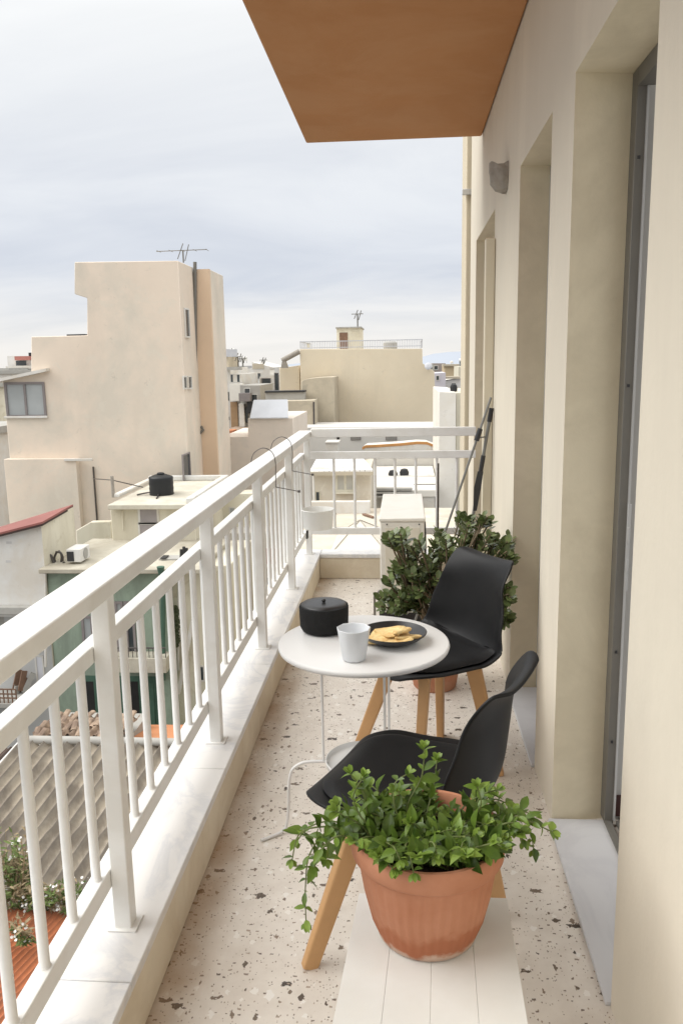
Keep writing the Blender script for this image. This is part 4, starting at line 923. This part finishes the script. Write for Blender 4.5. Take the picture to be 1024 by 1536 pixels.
g = MB().lathe((0, 0, 0), [(.02, 0), (.13, 0), (.14, .012)], 20); g.v = [Vector((x1+.002+q.z, 19.45+q.x, (zf+zh)/2+.03+q.y)) for q in g.v]; g.build('fan', grey_c, r)
r = thing('cable_loops', 'tangle of dark cables and pipes hanging by the red roofed house', 'cables', at(80, 840, 19.3))
g = MB(); rc = random.Random(2)
for k, q in enumerate(([(66, 852), (66, 835), (69, 832), (70, 850)], [(72, 834), (77, 833), (82, 846), (90, 849), (97, 843)], [(84, 828), (92, 830), (92, 845), (86, 848), (82, 838), (85, 829)], [(88, 826), (94, 834), (95, 848), (104, 851), (140, 848)])):
    g.tube(smoothpath([at(x, y, 19.2+.1*k) for x, y in q], 5), .028, 6)
g.build('cable', wire_m, r, smooth=True)
r = thing('roof_clutter', 'dark upright posts and a cover on the ledge right of the green drainpipe', 'posts', at(275, 840, 19.5))
g = MB()
for x in (272, 276, 280): g.tube([at(x, 836, 19.5), at(x, 820+(x % 3)*2, 19.5)], .04, 6)
g.build('post', dark_m, r); pbox(r, 'cover', 238, 270, 838, 842, 19.6, .4, grey_c); pbox(r, 'lid', 240, 249, 836.6, 838.4, 19.55, .3, dark_m)
r = building('cream_side_house', 'cream walled building with a raked gutter right of the green building', 'building', 290, 20)
block(r, 'wall', [(249, 850), (345, 848)], 19.6, 3, cream_c)
MB().beam(at(268, 1040, 19.4), at(290, 930, 19.4), .12, .10).build('raked_wall', white_c, r)
window(r, 300, 306, 1000, 1020, 19.6, white_c, glass_dark, 0, .04); MB().tube([at(268, 1005, 19.5), at(268, 865, 19.5)], .03, 6).build('drainpipe', white_c, r, smooth=True)
vv = MB(); rv_ = random.Random(9)
for k in range(160):
    q = at(262+rv_.gauss(0, 2.2), rv_.uniform(910, 965), 19.45); leaf(vv, q, Vector((rv_.uniform(-1, 1), -.3, rv_.uniform(-1, 1))), Vector((0, -1, .4)), .13, .08)
tag(vv.build('climbing_plant', mat('dark ivy', (.07, .08, .04), .8, .3, 8), recalc=False), 'small dark creeper on the cream wall right of the green building', 'creeper')
r = building('red_band_house', 'pale building with a dull red band and two rows of small windows behind the railing', 'building', 370, 24)
block(r, 'wall', [(333, 800), (460, 797)], 24.5, 4, white_c); pbox(r, 'red_band', 343, 460, 823, 848, 24.46, .036, red_band); pbox(r, 'ledge', 335, 460, 849, 853, 24.2, .29, white_c)
for x in range(346, 440, 18):
    window(r, x, x+7, 866, 878, 24.5, white_c, glass_dark, 0, .04); window(r, x, x+7, 900, 914, 24.5, white_c, glass_dark, 0, .04)
r = building('upper_pink_wall', 'pale pink wall with a small window behind the near end of the hand rail', 'wall', 350, 26)
block(r, 'wall', [(305, 748), (347, 741), (420, 738)], 25.5, .8, cream_c); window(r, 345, 352, 762, 772, 25.5, white_c, glass_grey, 0, .04)

# --- red roofed white house on the left
Y = 18.95
r = building('red_roof_house', 'white house with a sloping red roof at the left edge', 'house', 30, Y)
xc = at(63, 800, Y).x; xl_ = at(-90, 800, Y).x; yb = 20.85
zc, zl_ = at(63, 786, Y).z, at(-90, 826, Y).z; zr = at(109, 760, yb).z
b0 = at(63, 913, Y).z
w1 = MB().add([(xl_, Y, b0), (xc, Y, b0), (xc, Y, zc), (xl_, Y, zl_)], [(0, 1, 2, 3)]).build('front_wall', white_c, r, recalc=False)
w2 = MB().add([(xc, Y, GZ), (xc+.05, yb, GZ), (xc+.05, yb, zr), (xc, Y, zc)], [(0, 1, 2, 3)]).build('side_wall', cream_c, r, recalc=False)
A_, B_, C_ = at(-90, 822, Y-.15), at(64, 782.5, Y-.15), at(110, 756.5, yb+.05); D_ = Vector((A_.x, yb+.05, A_.z + (C_.z-B_.z)-.10))
MB().slab([A_, B_, C_, D_], .05).build('roof', red_roof, r); 
MB().slab([p-Vector((0, 0, .053)) for p in (A_, B_, C_, D_)], .05).build('eave', mat('dark timber eave', (.05, .03, .025), .8), r)
zq = at(30, 907, Y).z
MB().box(xl_, at(61, 907, Y-.2).x, Y-.22, Y-.004, b0-.10, zq).build('ledge', grey_c, r, bevel=.02)
MB().box(xl_, xc-.02, Y+.5, Y+.7, GZ, b0-.002).build('lower_wall', mat('dull grey render', (.50, .50, .49), .9, .08, 1), r); MB().box(xl_, xc-.01, Y+.001, Y+.69, b0-.22, b0-.001).build('lintel', white_c, r)
window(r, 55, 68, 985, 1035, Y+.5, white_c, mat('pale shutter', (.66, .66, .70), .6, .04, 2), 0, .04); dark(r, -10, 10, 925, 965, Y+.5, 'opening', grey_c)
MB().tube([at(68.5, 856, Y-.02), at(69, 1000, Y-.02)], .035, 8).build('drainpipe', white_c, r, smooth=True)
for x, y, w_ in ((14, 814, 9), (13, 842, 8)): pbox(r, 'patch', x-w_/2, x+w_/2, y-2, y+2, Y-.006, .005, mat('grey patch', (.58, .565, .545), .9))
bz = at(10, 1052, Y-.3)
r2 = thing('rusty_balcony', 'small balcony with a rusty brown railing under the red roofed house', 'balcony', (at(0, 1055, Y).x, Y, bz.z))
MB().box(xl_, at(26, 1055, Y-.4).x, Y-.45, Y+.49, bz.z-.12, bz.z).build('slab', grey_c, r2, bevel=.01)
g = MB(); a, b = at(-20, 1035, Y-.4), at(24, 1035, Y-.4)
for y in (1034, 1041, 1047): z = at(10, y, Y-.4).z; g.beam((a.x, Y-.4, z), (b.x, Y-.4, z), .03, .03)
for i in range(8): x = a.x+(b.x-a.x)*i/7; g.beam((x, Y-.4, bz.z), (x, Y-.4, at(10, 1034, Y-.4).z), .025, .025)
g.build('railing', rust_m, r2)
r3 = thing('stacked_junk', 'heap of brown boards and frames leaning beside the rusty balcony', 'junk', at(35, 1050, Y+.2)); rj = random.Random(8)
for k in range(7): 
    p = at(24+rj.uniform(0, 18), rj.uniform(1020, 1046), Y+.1+.05*k); MB().beam(p+Vector((-.12, 0, -.25)), p+Vector((rj.uniform(-.1, .25), .1, .25)), .05, .14).build('board', rust_m if k % 2 else grey_c, r3)

# --- roofs below
def wave_roof(c00, c10, c11, c01, waves, amp, nu, nv, step=0., noise_a=.0):
    c00, c10, c11, c01 = map(Vector, (c00, c10, c11, c01)); n = (c10-c00).cross(c01-c00).normalized(); n = n if n.z > 0 else -n
    def fn(u, v):
        p = c00.lerp(c10, u).lerp(c01.lerp(c11, u), v); h = amp*math.cos(2*math.pi*waves*u)
        if step: h += step*(1-((v*step_n) % 1.0))
        if noise_a: h += noise_a*noise.noise(Vector((u*9, v*9, 3)))
        return p + n*h
    return MB().grid(fn, nu, nv)
step_n = 2
def roof_pt(x, y, Y): return at(x, y, Y)
ra, rb = at(36, 1134, 15.0), at(330, 1104, 15.0); z0 = (ra.z+rb.z)/2; ra.z = rb.z = z0
rb = Vector((ra.x+4.2, 15.0, z0)); dslope = Vector((-.95, -4.6, -1.25))
r = building('corrugated_roof', 'old grey corrugated cement roof seen through the railing', 'roof', 130, 13)
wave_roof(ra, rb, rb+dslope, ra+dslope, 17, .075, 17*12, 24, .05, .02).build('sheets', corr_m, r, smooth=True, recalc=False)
capv = Vector((0, .02, .09)); MB().tube([ra+capv+Vector((-.05, 0, 0)), ra.lerp(rb, .4)+capv*1.1, rb+capv], .085, 10).build('ridge_cap', grey_c, r, smooth=True)
MB().tube([ra+Vector((-.06, -.02, .05)), ra+dslope*.55+Vector((-.06, 0, .05))], .03, 8).build('edge_strip', white_c, r, smooth=True)
MB().box(ra.x+.1-.95, rb.x-.1, 10.6, 14.9, GZ, z0-1.75).build('wall', grey_c, r)
r = building('clay_tile_roof', 'weathered clay tile roof heaped behind the grey corrugated roof', 'roof', 110, 16)
a, b = ra+Vector((.1, .25, .02)), rb+Vector((-2.2, .25, .02)); q = Vector((.1, .95, .03))
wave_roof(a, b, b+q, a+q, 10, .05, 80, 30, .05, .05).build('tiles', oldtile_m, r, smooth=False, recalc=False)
rj = random.Random(21); lo = MB()
for k in range(30):
    u, v = rj.random(), rj.random(); p = a.lerp(b, u).lerp((a+q).lerp(b+q, u), v)+Vector((0, 0, .05+.03*rj.random())); an = rj.uniform(-.3, .2)
    m_ = MB()
    for i in range(5):
        t_ = math.pi*i/4
        for e in (-.2, .2): m_.v.append(Vector((-.07*math.cos(t_), e*.8, .04*math.sin(t_))))
    m_.f = [(2*i, 2*i+1, 2*i+3, 2*i+2) for i in range(4)]
    R3 = Matrix.Rotation(an, 3, 'Z') @ Matrix.Rotation(.25+rj.uniform(-.2, .2), 3, 'X'); lo.add([R3 @ w + p for w in m_.v], m_.f)
lo.build('loose_tiles', oldtile_m, r, recalc=False); MB().box(a.x, b.x, 15.3, 17.0, GZ, z0-.2).build('wall', grey_c, r)
r = building('orange_sheet_roof', 'flat orange sheet roof at the foot of the green building', 'roof', 230, 16)
MB().slab([at(192, 1113, 15.5), at(285, 1113, 15.5), at(285, 1087, 17.2), at(212, 1087, 17.2)], .06).build('roof', orange_sheet, r); p = at(240, 1100, 16.5); MB().box(p.x-.6, p.x+.9, 15.7, 17, GZ, p.z-.3).build('wall', grey_c, r)
r = building('brown_sheet_roof', 'dark brown corrugated roof at the left edge beside the grey corrugated roof', 'roof', 10, 13)
c1 = ra+Vector((-.10, .0, -.10)); c0 = c1+Vector((-3.2, 0, -.05)); dd = Vector((-.95, -3.0, -.85))
wave_roof(c0, c1, c1+dd, c0+dd, 22, .028, 22*8, 12, .03).build('sheets', brown_corr, r, smooth=True, recalc=False); MB().box(c0.x+.1-.9, c1.x-1.0, 12.3, 14.8, GZ, z0-1.2).build('wall', grey_c, r)
# ribbed red tile roof right below
r = building('ribbed_tile_roof', 'orange red ribbed tile roof directly below the near railing', 'roof', 60, 9)
zt_ = at(60, 1368, 10.1).z; A0 = at(-120, 1368, 10.1); B0 = Vector((A0.x+4.6, 10.1, zt_)); A0.z = zt_; ds = Vector((-1.5, -3.4, -.55)); step_n = 5
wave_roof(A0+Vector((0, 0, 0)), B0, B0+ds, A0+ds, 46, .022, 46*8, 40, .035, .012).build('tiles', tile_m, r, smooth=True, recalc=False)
MB().box(A0.x+.1, B0.x-1.6, 6.9, 10.0, GZ, zt_-.75).build('wall', grey_c, r)
# weeds between the roofs
rw = random.Random(17)
wl, wd, wp = MB(), MB(), MB()
def grow(x, y, Y, h):
    b = at(x, y, Y); 
    for k in range(rw.randint(3, 5)):
        e = b+Vector((rw.uniform(-.25, .25), rw.uniform(-.2, .1), h*rw.uniform(.6, 1.1))); path = smoothpath([b, b.lerp(e, .5)+Vector((rw.uniform(-.05, .05), 0, .04)), e], 4); 
        dry = rw.random() < .62; (wd if dry else wl).tube(path, .007, 4, .003)
        for j in range(12 if not dry else 5):
            p = path[rw.randint(1, len(path)-1)]; leaf(wd if dry else wl, p, Vector((rw.uniform(-1, 1), rw.uniform(-1, .4), rw.uniform(-.1, 1))), Vector((0, -.4, 1)), rw.uniform(.06, .13), rw.uniform(.02, .04), pointed=True)
        if rw.random() < .13:
            for j in range(3): leaf(wp, e+Vector((rw.uniform(-.05, .05), rw.uniform(-.05, .05), rw.uniform(-.04, .05))), Vector((rw.uniform(-1, 1), -.6, rw.uniform(-.5, 1))), Vector((0, -.6, .8)), .045, .04)
for k in range(46): grow(rw.uniform(-40, 48), rw.uniform(1320, 1372), rw.uniform(10.0, 10.5), rw.uniform(.35, .95))
for k in range(40): grow(rw.uniform(30, 130), rw.uniform(1345, 1372), rw.uniform(10.0, 10.4), rw.uniform(.12, .32))
for k in range(6): grow(rw.uniform(5, 45), rw.uniform(1395, 1420), 9.4, rw.uniform(.15, .3))
r = thing('weed_clump', 'tall weeds with small white flowers growing between the two lower roofs', 'weeds', at(30, 1360, 10.2))
wl.build('foliage', weed_m, r, recalc=False); wd.build('dry_stalks', dry_m, r, recalc=False); tag(wp.build('flowers', petal_m, r, recalc=False), kind='stuff')

# rooftop clutter of the town: tanks, chimneys, dishes, lines
rk = random.Random(31)
def roof_tank(label, x, y, Y, w, col):
    p = at(x, y, Y); q = w*Y/F; r = thing('roof_tank', label, 'tank', p)
    MB().lathe(p, [(.02, 0), (q, 0), (q*1.02, q*.4), (q, q*1.3), (q*.5, q*1.6), (.02, q*1.62)], 18).build('body', col, r, smooth=True)
    for a in (0, 2.1, 4.2): MB().tube([p+Vector((q*.7*math.cos(a), q*.7*math.sin(a), 0)), p+Vector((q*.7*math.cos(a), q*.7*math.sin(a), -q*.9))], q*.08, 5).build('leg', alu_m, r)
roof_tank('grey tank on thin legs above the white house with paired windows', 350, 533, 56, 6, white_c)
roof_tank('pale tank above the low gabled house', 367, 541, 72, 4, white_c)
roof_tank('small pale tank on the roof of the ochre house', 677, 545, 112, 2.2, white_c)
def chimney(label, x, y, Y, w, h, m):
    p = at(x, y, Y); q = w*Y/F/2; r = thing('chimney', label, 'chimney', p); hh = h*Y/F
    MB().box(p.x-q, p.x+q, p.y, p.y+2*q, p.z, p.z+hh).build('stack', m, r, bevel=.01); MB().box(p.x-q*1.3, p.x+q*1.3, p.y-q*.3, p.y+q*2.3, p.z+hh+.001, p.z+hh*1.15).build('cap', grey_c, r)
chimney('stubby chimney on the roof ledge of the house with a dark terrace opening', 408, 562, 58.5, 6, 8, white_c)
chimney('small chimney at the left end of the beige roof terrace', 462, 522, 50, 4, 6, cream_c)
chimney('low cream chimney on the patio roof below the cottage', 600, 790, 22, 14, 16, cream_c)
r = thing('satellite_dish', 'small pale satellite dish on the wall of the beige building', 'dish', at(642, 552, 47.6)); p = at(642, 549, 47.5)
g = MB().lathe((0, 0, 0), [(.02, .06), (.12, .05), (.22, 0)], 18, False); R3 = Matrix.Rotation(1.2, 3, 'X'); g.v = [R3 @ q + p for q in g.v]; g.build('reflector', rail_blue, r, solid=.01); MB().tube([p, p+Vector((0, .5, -.2))], .02, 5).build('arm', alu_m, r)
r = thing('water_heater', 'flat solar water heater with a white cylinder on the cream house roof near the pillar', 'water heater', at(692, 549, 91))
a, b = at(688, 548, 91), at(696, 548, 91); MB().tube([a+Vector((0, 0, .5)), b+Vector((0, 0, .5))], .25, 10).build('cylinder', white_metal, r, smooth=True); MB().slab([a+Vector((0, -.8, 0)), b+Vector((0, -.8, 0)), b+Vector((0, 0, .6)), a+Vector((0, 0, .6))], .05).build('collector', glass_dark, r)

# houses further left, seen when one steps aside
for i, (X, Y, W, D, H, m, lab) in enumerate(((-21, 31, 6, 7, 9.2, white_c, 'white three storey house far left of the peach building'), (-29, 36, 7, 8, 10.4, beige_m, 'beige three storey house at the far left'), (-24, 45, 8, 8, 11.0, cream_c, 'cream house behind the white three storey house'), (-37, 47, 9, 9, 10.0, pink2_m, 'pale pink house at the far left'),
        (-35, 66, 12, 9, 11.6, white_c, 'wide white house in the far left distance'), (-55, 62, 12, 10, 11.2, beige_m, 'wide beige house in the far left distance'), (-15.5, 24, 5, 5, 5.4, grey_c, 'low grey house left of the red roofed house'), (-20, 18, 6, 6, 4.6, cream_c, 'low cream house beyond the brown sheet roof'))):
    r = thing('far_house', lab, 'house', (X, Y, GZ))
    MB().box(X-W/2, X+W/2, Y, Y+D, GZ, GZ+H).build('wall', m, r)
    MB().box(X-W/2-.15, X+W/2+.15, Y-.15, Y+D+.15, GZ+H+.002, GZ+H+.3).build('roof', grey_c, r)
    for fl in range(int(H//3.0)):
        for k in range(3):
            x = X-W/2+W*(k+.5)/3; z = GZ+1.0+fl*3.0
            f = MB().box(x-.62, x-.55, Y-.06, Y-.003, z, z+1.3).box(x+.55, x+.62, Y-.06, Y-.003, z, z+1.3).box(x-.549, x+.549, Y-.06, Y-.003, z+1.23, z+1.3).box(x-.549, x+.549, Y-.1, Y-.003, z, z+.07).build('window', white_c if m != white_c else tan_frame, r)
            MB().box(x-.548, x+.548, Y-.03, Y-.003, z+.071, z+1.229).build('pane', glass_dark, f)


# ------------------------------------------------------------------ light
w = bpy.data.worlds.new('World'); scn.world = w; w.use_nodes = True
nt = w.node_tree; N = nt.nodes; Lk = nt.links.new; bg = N['Background']
class WT(NT):
    def __init__(s): s.t = nt; s.n = N
t = WT()
SUN_EL, SUN_AZ = R_(47), R_(-96)          # azimuth from +Y, clockwise towards +X
tc = t.new('ShaderNodeTexCoord'); sep = t.new('ShaderNodeSeparateXYZ'); Lk(tc.outputs['Generated'], sep.inputs[0]); el = sep.outputs[2]
dv = t.new('ShaderNodeVectorMath', operation='DIVIDE'); Lk(tc.outputs['Generated'], dv.inputs[0])
den = t.math('ADD', t.math('MAXIMUM', el, 0.0), .16); cmb = t.new('ShaderNodeCombineXYZ')
for i in range(3): Lk(den, cmb.inputs[i])
Lk(cmb.outputs[0], dv.inputs[1])
mp = t.new('ShaderNodeMapping'); mp.inputs['Scale'].default_value = (.7, 1.0, .6); mp.inputs['Location'].default_value = (1.3, 4.1, 0); mp.inputs['Rotation'].default_value = (0, 0, .35); Lk(dv.outputs[0], mp.inputs['Vector'])
cl = t.noise(mp.outputs[0], 1.15, 6, .56, .5)
clf = t.ramp(cl, [(.33, 0.0), (.62, 1.0)])
grey = t.ramp(el, [(0, (.86, .84, .80)), (.035, (.80, .80, .80)), (.085, (.62, .66, .74)), (.20, (.69, .72, .78)), (.36, (.82, .835, .85)), (.6, (1.5, 1.49, 1.46)), (1, (2.1, 2.08, 2.02))])
lite = t.ramp(el, [(0, (.92, .89, .85)), (.05, (.88, .87, .86)), (.12, (.74, .77, .825)), (.22, (.84, .86, .885)), (.36, (.93, .94, .94)), (.6, (1.5, 1.5, 1.47)), (1, (2.0, 1.98, 1.94))])
col = t.mix(clf, grey, lite)
sky = t.new('ShaderNodeTexSky', sky_type='NISHITA'); sky.sun_disc = False; sky.sun_elevation = SUN_EL; sky.sun_rotation = SUN_AZ
skyb = t.mix(1.0, sky.outputs[0], (.10, .10, .10), 'MULTIPLY')
col = t.mix(.06, col, skyb)
Lk(col, bg.inputs['Color']); bg.inputs['Strength'].default_value = 1.08
sun = bpy.data.objects.new('sun', bpy.data.lights.new('sun', 'SUN')); COL.objects.link(sun)
sun.data.energy = 2.45; sun.data.angle = R_(45); sun.data.color = (1, .98, .95)
sd = Vector((math.sin(SUN_AZ)*math.cos(SUN_EL), math.cos(SUN_AZ)*math.cos(SUN_EL)*1.0, math.sin(SUN_EL)))
sun.rotation_euler = sd.to_track_quat('Z', 'Y').to_euler()
scn.view_settings.view_transform = 'Standard'; scn.view_settings.look = 'None'; scn.view_settings.exposure = 0
scn.cycles.use_denoising = True
scn.cycles.max_bounces = 8; scn.cycles.diffuse_bounces = 5
